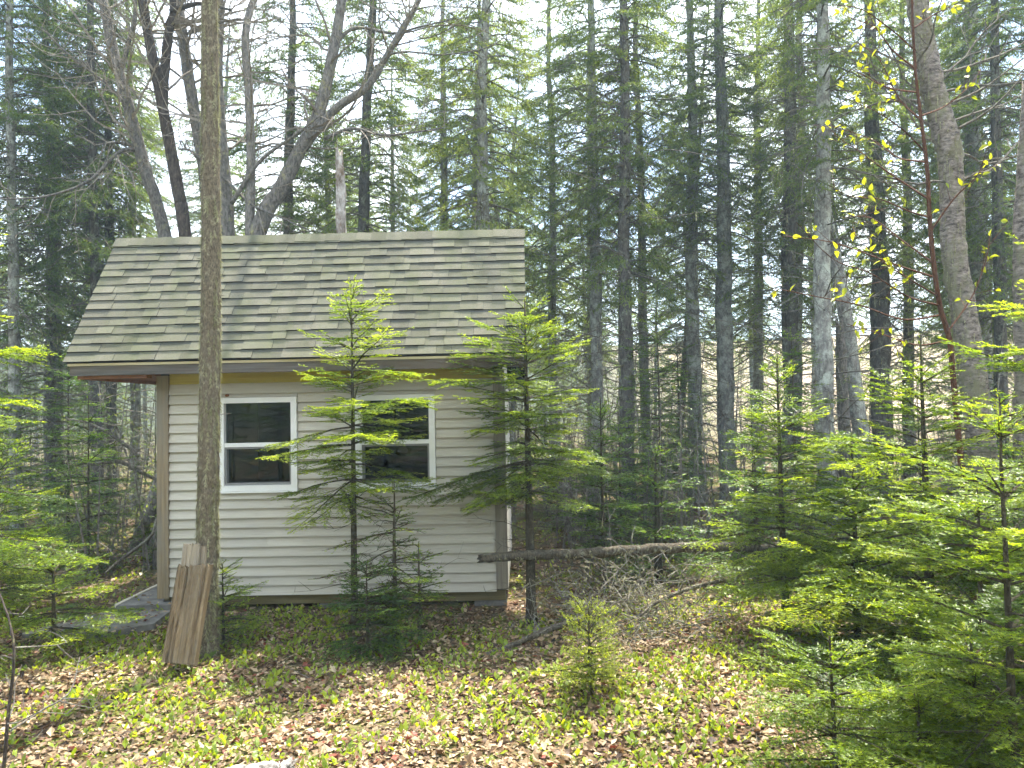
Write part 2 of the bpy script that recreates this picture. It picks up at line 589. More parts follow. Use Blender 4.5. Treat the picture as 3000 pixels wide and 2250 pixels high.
def glass_mat():
    m, nt, out = nmat('window_glass')
    gl = nt.nodes.new('ShaderNodeBsdfGlossy')
    gl.inputs['Roughness'].default_value = 0.015
    tr = nt.nodes.new('ShaderNodeBsdfTransparent')
    tr.inputs['Color'].default_value = (0.24, 0.40, 0.34, 1)
    fr = nt.nodes.new('ShaderNodeFresnel')
    fr.inputs['IOR'].default_value = 1.7
    wob = nt.nodes.new('ShaderNodeBump')
    wob.inputs['Distance'].default_value = 0.004
    wob.inputs['Strength'].default_value = 0.12
    nt.links.new(noise(nt, 3, 2, coords(nt, 'world')), wob.inputs['Height'])
    nt.links.new(wob.outputs[0], gl.inputs['Normal'])
    mx = nt.nodes.new('ShaderNodeMixShader')
    nt.links.new(fr.outputs[0], mx.inputs[0])
    nt.links.new(tr.outputs[0], mx.inputs[1])
    nt.links.new(gl.outputs[0], mx.inputs[2])
    nt.links.new(mx.outputs[0], out.inputs['Surface'])
    return m


M['glass'] = glass_mat()


def ground_mat():
    m, nt, out = nmat('forest_floor')
    v = coords(nt, 'world')
    n1 = noise(nt, 3.2, 9, v, 0.7)
    n2 = noise(nt, 0.55, 6, v, 0.6)
    n3 = noise(nt, 24, 5, v, 0.7)
    r = ramp(nt, [(0.3, (0.035, 0.022, 0.015)), (0.5, (0.11, 0.07, 0.045)), (0.75, (0.24, 0.165, 0.11))])
    nt.links.new(n3, r.inputs['Fac'])
    mo = ramp(nt, [(0.47, (0, 0, 0)), (0.60, (1, 1, 1))])
    nt.links.new(math_n(nt, 'ADD', math_n(nt, 'MULTIPLY', n1, 0.6), math_n(nt, 'MULTIPLY', n2, 0.42)), mo.inputs['Fac'])
    mr = ramp(nt, [(0.3, (0.06, 0.085, 0.015)), (0.7, (0.18, 0.21, 0.04))])
    nt.links.new(n3, mr.inputs['Fac'])
    c = mixc(nt, math_n(nt, 'MULTIPLY', mo.outputs[0], 0.85), r.outputs[0], mr.outputs[0])
    # dry hillside pasture far beyond the trees
    ln = nt.nodes.new('ShaderNodeVectorMath')
    ln.operation = 'LENGTH'
    nt.links.new(v, ln.inputs[0])
    fr = ramp(nt, [(0.0, (0, 0, 0)), (1.0, (1, 1, 1))])
    nt.links.new(math_n(nt, 'DIVIDE', math_n(nt, 'SUBTRACT', ln.outputs['Value'], 40), 14), fr.inputs['Fac'])
    fd = ramp(nt, [(0.35, (0.20, 0.17, 0.09)), (0.65, (0.40, 0.31, 0.22))])
    nt.links.new(noise(nt, 0.12, 6, v, 0.7), fd.inputs['Fac'])
    sx = nt.nodes.new('ShaderNodeSeparateXYZ')
    nt.links.new(v, sx.inputs[0])
    px = ramp(nt, [(0.0, (0, 0, 0)), (1.0, (1, 1, 1))])
    nt.links.new(math_n(nt, 'DIVIDE', math_n(nt, 'SUBTRACT', sx.outputs['X'], 5), 14), px.inputs['Fac'])
    far_c = mixc(nt, px.outputs[0], (0.050, 0.058, 0.030), fd.outputs[0])      # wooded hill, open pasture to the right
    c = mixc(nt, fr.outputs[0], c, far_c)
    surf(nt, out, c, 0.95, 0.1, math_n(nt, 'ADD', n3, n1), 0.03, 0.8)
    return m


M['ground'] = ground_mat()

# ------------------------------------------------------------------ ground (one sheet to the horizon)
def build_ground():
    rs = np.concatenate([[0.0], np.geomspace(0.6, 700, 130)])
    an = np.linspace(0, 2 * math.pi, 220, endpoint=False)
    x = rs[:, None] * np.sin(an)[None]
    y = rs[:, None] * np.cos(an)[None]
    v = np.stack([x, y, gz(x, y)], -1).reshape(-1, 3)
    n = len(an)
    i, j = np.meshgrid(np.arange(len(rs) - 1), np.arange(n), indexing='ij')
    k = (j + 1) % n
    q = np.stack([i * n + j, (i + 1) * n + j, (i + 1) * n + k, i * n + k], -1).reshape(-1, 4)
    o = MB().add(v, quads=q).build('ground', M['ground'], smooth=True)
    tag(o, 'leaf strewn forest floor with moss, rising to a dry hillside beyond the trees', 'ground', kind='structure')


build_ground()

# ------------------------------------------------------------------ the cabin
WY = 7.5                                 # front wall plane
WX0, WX1 = -3.66, -0.18                  # outer edges of the corner posts
WZ0, WZ1 = 0.14, 2.36
WB = 10.1                                # back wall
EX0, EX1, EY, EZ = -4.38, 0.05, 7.10, 2.46
RY, RZ = 8.05, 3.845
BY, BZ = 10.5, 2.35
WIN = [(-3.03, -2.27), (-1.655, -0.893)]
WINZ = (1.18, 2.09)


def build_cabin():
    rnd = random.Random(4)
    cab = empty('cabin', ((WX0 + WX1) / 2, (WY + WB) / 2, 0))
    inv = Vector(cab.location)
    tag(cab, 'small white clapboard cabin with grey shingled roof and porch overhang', 'cabin')

    def put(mb, name, mat, parent=cab, smooth=False):
        o = mb.build(name, mat, parent, smooth)
        if parent is cab:
            o.location = -inv
        return o

    # sheathing walls with the two window openings
    mb = MB()
    ys0, ys1 = WY + 0.005, WY + 0.07
    xs = [WX0 + 0.02, WIN[0][0], WIN[0][1], WIN[1][0], WIN[1][1], WX1 - 0.02]
    for i in (0, 2, 4):
        mb.box(xs[i], xs[i + 1], ys0, ys1, WZ0, WZ1)
    for a, b in WIN:
        mb.box(a, b, ys0, ys1, WZ0, WINZ[0])
        mb.box(a, b, ys0, ys1, WINZ[1], WZ1)
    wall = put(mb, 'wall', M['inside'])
    rows = 22
    step = (2.235 - WZ0) / rows
    # clapboards of the front
    tones = {}

    def clap(x0, x1, z0, z1, parent, ov=0.010):
        h = z1 - z0 + ov - 0.010
        poly = [(x0, WY + 0.004, z0), (x0, WY - 0.040, z0), (x0, WY - 0.007, z0 + h + 0.010), (x0, WY + 0.004, z0 + h + 0.010)]
        mb_ = MB().prism(poly, (x1 - x0, 0, 0))
        o = mb_.build('clapboard', M['clap'], parent)
        return o
    xl, xr = WX0 + 0.117, WX1 - 0.117
    fr = 0.018
    for r in range(rows):
        z0 = WZ0 + r * step
        z1 = z0 + step
        jit = rnd.uniform(-0.0015, 0.0015)
        if z1 + 0.012 <= WINZ[0] - fr or z0 >= WINZ[1] + fr - 0.01:
            if rnd.random() < 0.25 and r not in (0,):
                xm = rnd.uniform(xl + 0.8, xr - 0.8)
                clap(xl, xm - 0.001, z0 + jit, z1, wall)
                clap(xm + 0.001, xr, z0 - jit, z1, wall)
            else:
                clap(xl, xr, z0 + jit, z1, wall)
        else:
            for wa, wb in WIN:                      # boards cut to fit below and above the windows
                if z0 < WINZ[0] - fr - 0.012:
                    clap(wa - fr + 0.001, wb + fr - 0.001, z0, WINZ[0] - fr - 0.014, wall, 0)
                if z1 > WINZ[1] + 0.02:
                    clap(wa - fr + 0.001, wb + fr - 0.001, WINZ[1] + 0.012, z1, wall)
            for a, b in ((xl, WIN[0][0] - fr), (WIN[0][1] + fr, WIN[1][0] - fr), (WIN[1][1] + fr, xr)):
                za, zb = z0 + jit, z1
                clap(a, b, za, zb, wall)
    # right gable side: sheathing with boards
    mb = MB()
    mb.box(WX1 - 0.07, WX1 - 0.025, WY + 0.11, WB, WZ0, WZ1)
    side = put(mb, 'side_wall', M['inside'])
    for r in range(rows + 1):
        z0 = WZ0 + r * step
        h = step
        poly = [(WX1 - 0.024, WY + 0.02, z0), (WX1 - 0.002, WY + 0.02, z0), (WX1 - 0.016, WY + 0.02, z0 + h + 0.01), (WX1 - 0.024, WY + 0.02, z0 + h + 0.01)]
        MB().prism(poly, (0, WB - WY - 0.04, 0)).build('clapboard', M['clap'], side)
    # gable triangle
    mb = MB()
    mb.prism([(WX1 - 0.07, WY + 0.05, WZ1), (WX1 - 0.07, WB, WZ1), (WX1 - 0.07, RY, RZ - 0.12)], (0.045, 0, 0))
    put(mb, 'gable', M['clap'])
    # porch side wall, back wall, floor, ceiling
    mb = MB()
    mb.box(WX0 + 0.02, WX0 + 0.08, WY + 0.11, WB, WZ0, WZ1)
    put(mb, 'porch_side_wall', M['clap'])
    mb = MB()
    mb.box(WX0 + 0.02, WX1 - 0.025, WB + 0.002, WB + 0.06, WZ0, WZ1)
    put(mb, 'back_wall', M['inside'])
    mb = MB()
    mb.box(WX0 + 0.09, WX1 - 0.08, WY + 0.08, WB - 0.01, WZ0 + 0.01, WZ0 + 0.05)
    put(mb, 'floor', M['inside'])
    mb = MB()
    mb.box(WX0 + 0.03, WX1 - 0.03, WY + 0.08, WB - 0.01, WZ1 + 0.003, WZ1 + 0.03)
    put(mb, 'ceiling', M['inside'])
    # sill beam and blocks
    mb = MB()
    mb.box(WX0 + 0.03, WX1 - 0.03, WY + 0.035, WY + 0.13, 0.035, WZ0 - 0.003)
    mb.box(WX1 - 0.13, WX1 - 0.035, WY + 0.133, WB, 0.035, WZ0 - 0.003)
    put(mb, 'sill_beam', M['skirt'])
    for x in (-3.3, -1.9, -0.36):
        mb = MB()
        mb.box(x - 0.16, x + 0.16, WY + 0.0, WY + 0.3, -0.05, 0.033)
        put(mb, 'footing_block', M['slate'])
    # corner posts
    mb = MB()
    mb.box(WX0, WX0 + 0.115, WY - 0.049, WY + 0.10, WZ0 - 0.015, 2.335)
    o = put(mb, 'corner_post', M['post'])
    o['label'] = 'brown corner post under the porch roof'
    mb = MB()
    mb.box(WX1 - 0.115, WX1, WY - 0.049, WY + 0.018, WZ0 + 0.02, 2.335)
    o = put(mb, 'corner_post', M['post_grey'])
    o['label'] = 'grey corner board with a dark knot'
    mb = MB()
    th = np.linspace(0, 2 * math.pi, 14, endpoint=False)
    kx, kz = WX1 - 0.055, 1.13
    ring = [(kx + 0.018 * math.cos(a), WY - 0.0515, kz + 0.016 * math.sin(a)) for a in th]
    mb.prism(ring, (0, 0.004, 0))
    kn = mb.build('knot', M['cedar'], o)
    # yellow frieze below the fascia
    mb = MB()
    mb.box(WX0 + 0.117, WX1 - 0.117, WY - 0.014, WY + 0.004, 2.246, 2.36)
    put(mb, 'frieze_board', M['frieze'])

    # windows
    for k, (a, b) in enumerate(WIN):
        w = empty('window', (0, 0, 0))
        w.parent = cab
        w.location = -inv
        z0, z1 = WINZ
        zm = 1.625
        t = 0.045
        mb = MB()
        y0, y1 = WY - 0.052, WY + 0.045
        mb.box(a - fr + 0.003, a + t, y0, y1, z0 - 0.01, z1 + 0.01)
        mb.box(b - t, b + fr - 0.003, y0, y1, z0 - 0.01, z1 + 0.01)
        mb.box(a + t, b - t, y0 + 0.002, y1, z1 - t, z1 + 0.009)
        mb.box(a + t, b - t, y0 + 0.002, y1, z0 - 0.009, z0 + t)
        mb.build('frame', M['vinyl'], w)
        mb = MB()
        mb.box(a - fr - 0.002, b + fr + 0.002, WY - 0.062, WY - 0.012, z0 - 0.028, z0 - 0.011)
        mb.build('sill', M['vinyl'], w)
        mb = MB()
        mb.box(a + t + 0.001, b - t - 0.001, y0 + 0.012, y1, zm - 0.018, zm + 0.022)
        mb.build('meeting_rail', M['vinyl'], w)
        mb = MB()           # lower sash with its grey screen edge
        s = 0.018
        x0, x1, q0, q1 = a + t + 0.001, b - t - 0.001, z0 + t + 0.001, zm - 0.019
        mb.box(x0, x0 + s, y0 + 0.02, y1, q0, q1)
        mb.box(x1 - s, x1, y0 + 0.02, y1, q0, q1)
        mb.box(x0 + s, x1 - s, y0 + 0.022, y1, q1 - s, q1)
        mb.box(x0 + s, x1 - s, y0 + 0.022, y1, q0, q0 + s * 1.3)
        mb.build('sash', M['seal'], w)
        for p0, p1, yy in ((zm + 0.02, z1 - t, WY + 0.012), (q0, q1, WY + 0.028)):
            mb = MB()
            mb.add([(a + t - .004, yy, p0), (b - t + .004, yy, p0), (b - t + .004, yy, p1), (a + t - .004, yy, p1)], quads=[(0, 1, 2, 3)])
            mb.build('pane', M['glass'], w)
        if k == 0:
            w['label'] = 'left sash window, unobstructed but for one fir bough'
        else:
            w['label'] = 'right sash window half hidden by fir branches'

    # roof: deck slabs of both slopes
    sl = Vector((0, RY - EY, RZ - EZ))
    SL = sl.length
    sl.normalize()
    nn = Vector((0, -sl.z, sl.y))
    ang = math.atan2(sl.z, sl.y)
    th = 0.045
    mb = MB()
    e0 = Vector((EX0 + 0.02, EY + 0.02, EZ + 0.02))
    f0 = [(EX0 + 0.012, EY + 0.012, EZ - 0.01), (EX0 + 0.012, RY, RZ - 0.03), (EX0 + 0.012, RY, RZ - 0.085), (EX0 + 0.012, EY + 0.05, EZ - 0.01)]
    mb.prism(f0, (EX1 - EX0 - 0.024, 0, 0))
    b0 = [(EX0 + 0.012, RY, RZ - 0.03), (EX0 + 0.012, BY, BZ), (EX0 + 0.012, BY, BZ - 0.05), (EX0 + 0.012, RY, RZ - 0.085)]
    mb.prism(b0, (EX1 - EX0 - 0.024, 0, 0))
    roof = put(mb, 'roof', M['tar'])
    # shingles: unit meshes, one object each
    exp = SL / 15.0
    unit = {}

    def shingle_mesh(thick, band):
        h = exp + 0.03
        mb_ = MB()
        v = [(0, 0, 0), (1, 0, 0), (1, h, 0.0), (0, h, 0.0), (0, 0.0, thick), (1, 0.0, thick), (1, h, 0.004), (0, h, 0.004)]
        q = [(0, 3, 2, 1), (4, 5, 6, 7), (0, 1, 5, 4), (1, 2, 6, 5), (2, 3, 7, 6), (3, 0, 4, 7)]
        mb_.add(v, quads=q)
        me_ = mb_.mesh('shingle', M['shingle_band'] if band else M['shingle'])
        me_.materials.append(M['tar'])              # the cut asphalt edges are black
        for i_ in (2, 3, 5):
            me_.polygons[i_].material_index = 1
        return me_
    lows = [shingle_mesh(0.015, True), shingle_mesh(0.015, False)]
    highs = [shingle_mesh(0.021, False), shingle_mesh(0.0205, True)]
    rot = Matrix.Rotation(ang, 4, 'X')
    for c in range(15):
        x = EX0 - rnd.uniform(0, 0.0)
        wob = rnd.uniform(0, 6)
        hi = rnd.random() < 0.5
        base_pt = Vector((0, EY, EZ)) + sl * (c * exp - 0.004) + nn * 0.002
        while x < EX1 - 1e-4:
            w = rnd.uniform(0.135, 0.315)
            if EX1 - x - w < 0.08:
                w = EX1 - x
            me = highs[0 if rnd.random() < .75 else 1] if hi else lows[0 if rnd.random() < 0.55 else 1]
            o = link('shingle', me, roof)
            off = 0.004 * math.sin(x * 2.3 + wob) + rnd.uniform(-0.0025, 0.0025)
            pt = base_pt + sl * off
            o.matrix_basis = Matrix.Translation((x, pt.y, pt.z + rnd.uniform(0, 0.0015))) @ rot @ Matrix.Rotation(rnd.uniform(-0.006, 0.006), 4, 'Z') @ Matrix.Diagonal((w - 0.002, 1, 1, 1))
            x += w
            hi = not hi if rnd.random() < 0.85 else hi
    # ridge caps, bent over the ridge, overlapping to the left
    n = 27
    wcap = (EX1 - EX0) / n
    for i in range(n):
        x0 = EX0 - 0.005 + i * wcap
        x1 = x0 + wcap * 1.25
        lift = 0.010
        mb = MB()
        drop = 0.105 + rnd.uniform(-0.008, 0.008)
        pts = []
        for (xx, up) in ((x0, lift + rnd.uniform(0, .004)), (min(x1, EX1 + 0.01), 0.004)):
            f_ = Vector((xx, RY, RZ)) - sl * drop + nn * (up + 0.018)
            t_ = Vector((xx, RY, RZ + 0.022 + up))
            bk = Vector((xx, RY + 0.1, RZ - 0.04 + up))
            pts += [f_, t_, bk, bk - Vector((0, 0, 0.006)), t_ - Vector((0, 0, 0.007)), f_ - nn * 0.007]
        q = [(k, (k + 1) % 6, 6 + (k + 1) % 6, 6 + k) for k in range(6)] + [(0, 5, 4, 1), (1, 4, 3, 2), (6, 7, 10, 11), (7, 8, 9, 10)]
        mb.add([tuple(p) for p in pts], quads=q)
        o = mb.build('ridge_cap', M['shingle'], roof)
    # drip edge, fascia, sub fascia, rakes
    mb = MB()
    mb.box(EX0 + 0.03, EX1 - 0.01, EY + 0.012, EY + 0.04, EZ - 0.035, EZ - 0.012)
    put(mb, 'drip_edge', M['cream'])
    mb = MB()
    mb.box(EX0 + 0.045, EX1 - 0.02, EY + 0.022, EY + 0.060, EZ - 0.128, EZ - 0.037)
    put(mb, 'fascia', M['fascia'])
    mb = MB()
    mb.box(EX0 + 0.15, WX0 + 0.05, EY + 0.066, EY + 0.16, EZ - 0.158, EZ - 0.06)
    put(mb, 'porch_beam', M['cedar'])
    for x0 in np.arange(EX0 + 0.16, WX0 + 0.0, 0.138):
        mb = MB()
        mb.box(x0, min(x0 + 0.134, WX0 + 0.018), EY + 0.162, WB, EZ - 0.125, EZ - 0.105)
        put(mb, 'porch_ceiling_board', M['cedar'])
    mb = MB()
    mb.box(EX0 + 0.1, EX0 + 0.15, EY + 0.062, WB, EZ - 0.16, EZ - 0.05)
    put(mb, 'porch_side_beam', M['cedar'])
    for x, name in ((EX0 + 0.012, 'rake_board'), (EX1 - 0.034, 'rake_board')):
        mb = MB()
        o1 = -nn * 0.055
        o2 = -nn * 0.15
        a_ = Vector((x, EY + 0.03, EZ)) + sl * 0.03
        b_ = Vector((x, RY, RZ))
        mb.prism([tuple(a_ + o1 * .9), tuple(b_ + o1 * .9), tuple(b_ + o2), tuple(a_ + o2)], (0.022, 0, 0))
        put(mb, name, M['fascia'])
    # soffit between fascia and wall
    mb = MB()
    mb.box(WX0 + 0.06, EX1 - 0.05, EY + 0.0605, WY - 0.034, EZ - 0.095, EZ - 0.075)
    put(mb, 'soffit', M['cream'])
    # little rust wafer (a hornet nest or nail head) above the left window
    mb = MB()
    ring = [(-2.955 + 0.018 * math.cos(a), WY - 0.048, 2.125 + 0.013 * math.sin(a)) for a in np.linspace(0, 6.28, 10, endpoint=False)]
    mb.prism(ring, (0, 0.022, 0))
    put(mb, 'rusty_cap', M['cedar'])
    return cab


build_cabin()


def build_porch_slabs():
    mb = MB()
    mb.box(-4.02, -3.30, 7.36, 9.3, -0.05, 0.085)
    s = empty('porch_slab', (-3.66, 8.3, 0))
    tag(s, 'grey slate porch slab at the left foot of the cabin', 'slab')
    o = mb.build('slab', M['slate'], s)
    o.location = (3.66, -8.3, 0)
    mb = MB()
    mb.box(-4.055, -4.022, 7.40, 9.3, -0.05, 0.093)
    o = mb.build('edging', M['rim'], s)
    o.location = (3.66, -8.3, 0)
    rng = random.Random(8)
    for poly, z, lab in (([(-4.45, 6.62), (-4.15, 7.28), (-3.46, 7.33), (-3.40, 6.86), (-3.8, 6.52)], 0.045, 'dark flat stepping stone in front of the porch slab'),):
        mb = MB()
        v = [(x, y, -0.04) for x, y in poly]
        mb.prism(v, (0, 0, 0.04 + z))
        o = mb.build('stepping_stone', M['slate'])
        tag(o, lab, 'stone')


build_porch_slabs()

# ------------------------------------------------------------------ young firs
def rot_about(v, axis, ang):
    return np.array(Matrix.Rotation(ang, 3, Vector(axis)) @ Vector(v))


def fir_geo(seed, H, clear, rmax, whorl=0.2, per=5, power=0.85, elev=(-4, 48), droop=0.25, step=0.05, lat=0.68, sub=True,
            skip=0.1, tone=0.5, leader=0.25, asym=None, latcap=0.42, inter=3):
    """returns wood sticks S and needle twigs T of a young conifer standing at the origin"""
    rng = np.random.default_rng(seed)
    S, T = [], []
    z = clear
    up = np.array([0, 0, 1.0])
    az0 = rng.random() * 6.28
    lop, lop_a = rng.uniform(0.05, 0.3), rng.random() * 6.28
    while z < H - leader * 0.6:
        f = (z - clear) / max(H - clear, 1e-3)
        nb = per + rng.integers(-1, 2)
        bz = [(z + rng.normal() * 0.015, az0 + 2 * math.pi * i / nb + rng.normal() * 0.22, 1.0) for i in range(nb)]
        for i in range(inter):
            bz.append((z + whorl * rng.random(), rng.random() * 6.28, 0.6))
        for (zb, az, sc) in bz:
            if rng.random() < skip:
                continue
            f = np.clip((zb - clear) / (H - clear), 0, 1)
            L = sc * rmax * ((1 - f) ** power) * rng.uniform(0.55, 1.2) * (1 + lop * math.cos(az - lop_a)) + 0.05
            if f < 0.12:
                L *= 0.8
            if asym is not None:
                L *= max(0.15, 1 + asym[1] * math.cos(az - asym[0]))
            el = R(elev[0] + (elev[1] - elev[0]) * f ** 1.3 + rng.normal() * 9)
            hd = np.array([math.sin(az), math.cos(az), 0])
            n = max(3, int(L / 0.09))
            p = np.array([0, 0, zb])
            pts = [p]
            for k in range(n):
                t = (k + 0.5) / n
                e = el - droop * math.sin(t * 2.2) * L + 0.25 * max(0, t - 0.6)
                p = p + (hd * math.cos(e) + up * math.sin(e)) * (L / n) + rng.normal(size=3) * 0.004
                pts.append(p)
            pts = np.array(pts)
            rb = 0.0035 + 0.006 * L
            bt = tone + rng.normal() * 0.13
            tw = 0.5 + tone * 0
            for k in range(n):
                S.append((*pts[k], *pts[k + 1], rb * (1 - k / n) + 0.0012, rb * (1 - (k + 1) / n) + 0.0012))
                if (k + 1) / n > 0.3:
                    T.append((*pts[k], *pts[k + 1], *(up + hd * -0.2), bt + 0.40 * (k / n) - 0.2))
            # laterals
            s = 0.16 * L + 0.02
            while s < L * 0.97:
                k = min(n - 1, int(s / L * n))
                a = nrm((pts[k + 1] - pts[k])[None])[0]
                p0 = pts[k] + (pts[k + 1] - pts[k]) * ((s / L * n) - k)
                sd = np.cross(a, up)
                for sgn in (-1, 1):
                    if rng.random() < 0.12 + skip * 0.6:
                        continue
                    l = min(latcap, lat * (L - s) * rng.uniform(0.65, 1.1) + 0.025)
                    if s < 0.3 * L:
                        l *= 0.7
                    an = R(rng.uniform(42, 62))
                    d = a * math.cos(an) + sd * sgn * math.sin(an) + up * rng.normal() * 0.1
                    d[2] -= 0.10
                    d /= np.linalg.norm(d)
                    p1 = p0 + d * l * 0.5
                    d2 = d + a * 0.15 - up * 0.08
                    p2 = p1 + d2 / np.linalg.norm(d2) * l * 0.5
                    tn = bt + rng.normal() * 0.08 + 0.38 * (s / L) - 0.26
                    S.append((*p0, *p1, 0.0018, 0.0014))
                    S.append((*p1, *p2, 0.0014, 0.0009))
                    nv = up + hd * -0.15 + rng.normal(size=3) * 0.18
                    T.append((*p0, *p1, *nv, tn))
                    T.append((*p1, *p2, *nv, tn + 0.2))
                    if sub and l > 0.11:
                        q = l * 0.3
                        sd2 = np.cross(d, up)
                        while q < l * 0.9:
                            for sg in (-1, 1):
                                if rng.random() < 0.2:
                                    continue
                                l2 = 0.5 * (l - q) * rng.uniform(0.7, 1.1) + 0.02
                                pb = p0 + d * q
                                dd = d * 0.68 + sd2 * sg * 0.72
                                dd[2] -= 0.06
                                dd /= np.linalg.norm(dd)
                                pe = pb + dd * l2
                                S.append((*pb, *pe, 0.0011, 0.0008))
                                T.append((*pb, *pe, *nv, tn + 0.12))
                            q += step * 1.15
                s += step * rng.uniform(0.85, 1.2)
        z += whorl * rng.uniform(0.8, 1.2) * (0.75 + 0.5 * f)
        az0 += 0.9
    # leader
    T.append((0, 0, H - leader, 0, 0, H, 1, 0, 0, tone + 0.3))
    S.append((0, 0, H - leader, 0, 0, H, 0.004, 0.002))
    return np.array(S), np.array(T)


def fir_trunk_pts(seed, H, r, lean=0.02):
    rng = np.random.default_rng(seed)
    n = 14
    z = np.linspace(-0.06, H * 0.99, n)
    w = np.cumsum(rng.normal(size=(n, 2)) * lean * 0.25, axis=0)
    w -= w * 0
    pts = np.column_stack([w[:, 0] * 0.3, w[:, 1] * 0.3, z])
    pts[:, :2] -= pts[1, :2]
    rad = r * (1 - 0.92 * np.clip(z / H, 0, 1)) + 0.002
    rad[0] *= 1.35
    return pts, rad


def make_fir(seed, H, r, mat, label, name='fir_tree', dens=330, nl=0.022, nw=0.0048, flat=True, dead=0, brown=0.0, cat='fir', bark='bark_fir', group=None, loc=(0, 0), rz=0.0, lean=None, **kw):
    e = empty(name)
    x, y = loc
    e.location = (x, y, float(gz(x, y)))
    e.rotation_euler = (lean[0] if lean else 0, lean[1] if lean else 0, rz)
    rng = np.random.default_rng(seed + 100)
    S, T = fir_geo(seed, H, **kw)
    mb = MB()
    pts, rad = fir_trunk_pts(seed, H, r)
    tube(mb, pts, rad, 8, rng, 0.03)
    mb.build('trunk', M[bark], e, True)
    mb = MB()
    S = list(S)
    for _ in range(dead):                       # bare dead twigs low on the trunk
        az, zz, l = rng.random() * 6.28, rng.uniform(0.2, kw['clear'] + 0.25), rng.uniform(0.15, 0.55)
        p = np.array([0, 0, zz])
        d = np.array([math.sin(az), math.cos(az), rng.normal() * 0.25])
        for k in range(4):
            q = p + d * l / 4
            S.append((*p, *q, 0.004 - k * 0.0007, 0.0033 - k * 0.0007))
            for _k in range(2):
                S.append((*q, *(q + nrm((d * 0.6 + rng.normal(size=3) * 0.6)[None])[0] * rng.uniform(0.04, 0.16)), 0.0018, 0.001))
            d = d + rng.normal(size=3) * 0.2
            p = q
    sticks(mb, S, 3, flat_below=0.0019)
    mb.build('branches', M['bark_fir'], e)
    mb = MB()
    far_ = math.hypot(*loc) > 5.0
    if far_:                                    # fewer, broader needles where they are too small to see singly
        dens, nw = dens * 0.47, nw * 1.72
    else:
        dens, nw = dens * 0.75, nw * 1.25
    if brown:
        k = rng.random(len(T)) < brown * np.clip(1.6 - T[:, 2] / H * 1.4, 0.2, 1.4)
        m2 = MB()
        needles(m2, T[k], rng, dens * 0.6, nl, nw, flat)
        m2.build('dead_foliage', M['dead_needle'], e)
        T = T[~k]
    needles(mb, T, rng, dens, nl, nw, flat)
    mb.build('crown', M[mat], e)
    tag(e, label, cat, group)
    return e


def copy_tree(src, loc, rz, s=1.0, label=None, group=None, lean=(0, 0), name=None):
    c = src.copy()
    COL.objects.link(c)
    c.location = (loc[0], loc[1], float(gz(*loc)))
    c.rotation_euler = (lean[0], lean[1], rz)
    c.scale = (s, s, s)
    if label:
        c['label'] = label
    if group:
        c['group'] = group
    for ch in src.children:
        d = ch.copy()
        COL.objects.link(d)
        d.parent = c
    return c


def gp(dx, dy, Y):
    p = P(dx, dy, Y)
    return (p.x, p.y)


def hh(dx, dy, Y):
    return P(dx, dy, Y).z


# fir A: the airy one in front of the cabin's middle
FA = make_fir(11, hh(768, 605, 6.75), 0.034, 'hemlock', 'airy young fir with a forked broken stub, in front of the right window', loc=gp(765, 1250, 6.75), clear=1.2, rmax=0.98,
         whorl=0.18, per=6, power=0.5, elev=(-4, 46), droop=0.22, skip=0.2, tone=0.6, leader=0.30, step=0.048, dens=330, nl=0.022, nw=0.005, rz=0.6, dead=14)
mb = MB()
tube(mb, [(0.0, 0, 1.02), (-0.012, -0.01, 1.08), (-0.05, -0.015, 1.17), (-0.085, -0.02, 1.24)], [0.03, 0.026, 0.022, 0.015], 8, np.random.default_rng(2), 0.08)
o = mb.build('broken_stub', M['bark_fir'], FA, True)
o.rotation_euler = (0, 0, -0.6)
# fir B: at the cabin's right corner
make_fir(12, hh(1150, 640, 6.9), 0.05, 'hemlock', 'bushy young fir covering the right corner of the cabin', loc=gp(1146, 1250, 6.9), clear=1.2, rmax=1.0,
         whorl=0.16, per=7, power=0.42, elev=(-5, 44), droop=0.2, skip=0.1, tone=0.52, leader=0.26, step=0.05, dens=361, nl=0.022, nw=0.005, rz=1.9, dead=16)
# fir C: half dead little one between A and B
make_fir(13, hh(850, 1030, 6.5), 0.026, 'fir', 'small half dead fir with brown twigs under the right window', loc=gp(852, 1300, 6.5), clear=0.35, rmax=0.62,
         whorl=0.16, per=6, power=0.5, elev=(-6, 25), droop=0.3, skip=0.28, tone=0.36, leader=0.12, step=0.06, dens=285, rz=0.2, dead=26, brown=0.5)
make_fir(14, hh(905, 1165, 6.3), 0.018, 'fir', 'thin little fir between the half dead fir and the cabin corner', loc=gp(907, 1340, 6.3), clear=0.34, rmax=0.42,
         whorl=0.13, per=5, power=0.7, elev=(-2, 30), droop=0.2, skip=0.2, tone=0.34, leader=0.1, step=0.05, dens=285, rz=1.2)
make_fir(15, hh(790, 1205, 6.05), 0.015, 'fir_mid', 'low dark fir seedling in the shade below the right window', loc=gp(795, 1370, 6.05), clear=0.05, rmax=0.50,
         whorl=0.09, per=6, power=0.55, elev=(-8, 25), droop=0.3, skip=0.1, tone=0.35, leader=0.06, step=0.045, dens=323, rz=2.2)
# small fir beside the planks
make_fir(16, hh(482, 1215, 6.3), 0.013, 'fir', 'knee high fir sapling just right of the leaning planks', loc=gp(482, 1360, 6.3), clear=0.10, rmax=0.40,
         whorl=0.12, per=5, power=0.6, elev=(0, 40), droop=0.22, skip=0.15, tone=0.48, leader=0.05, step=0.05, dens=323, rz=0.4)
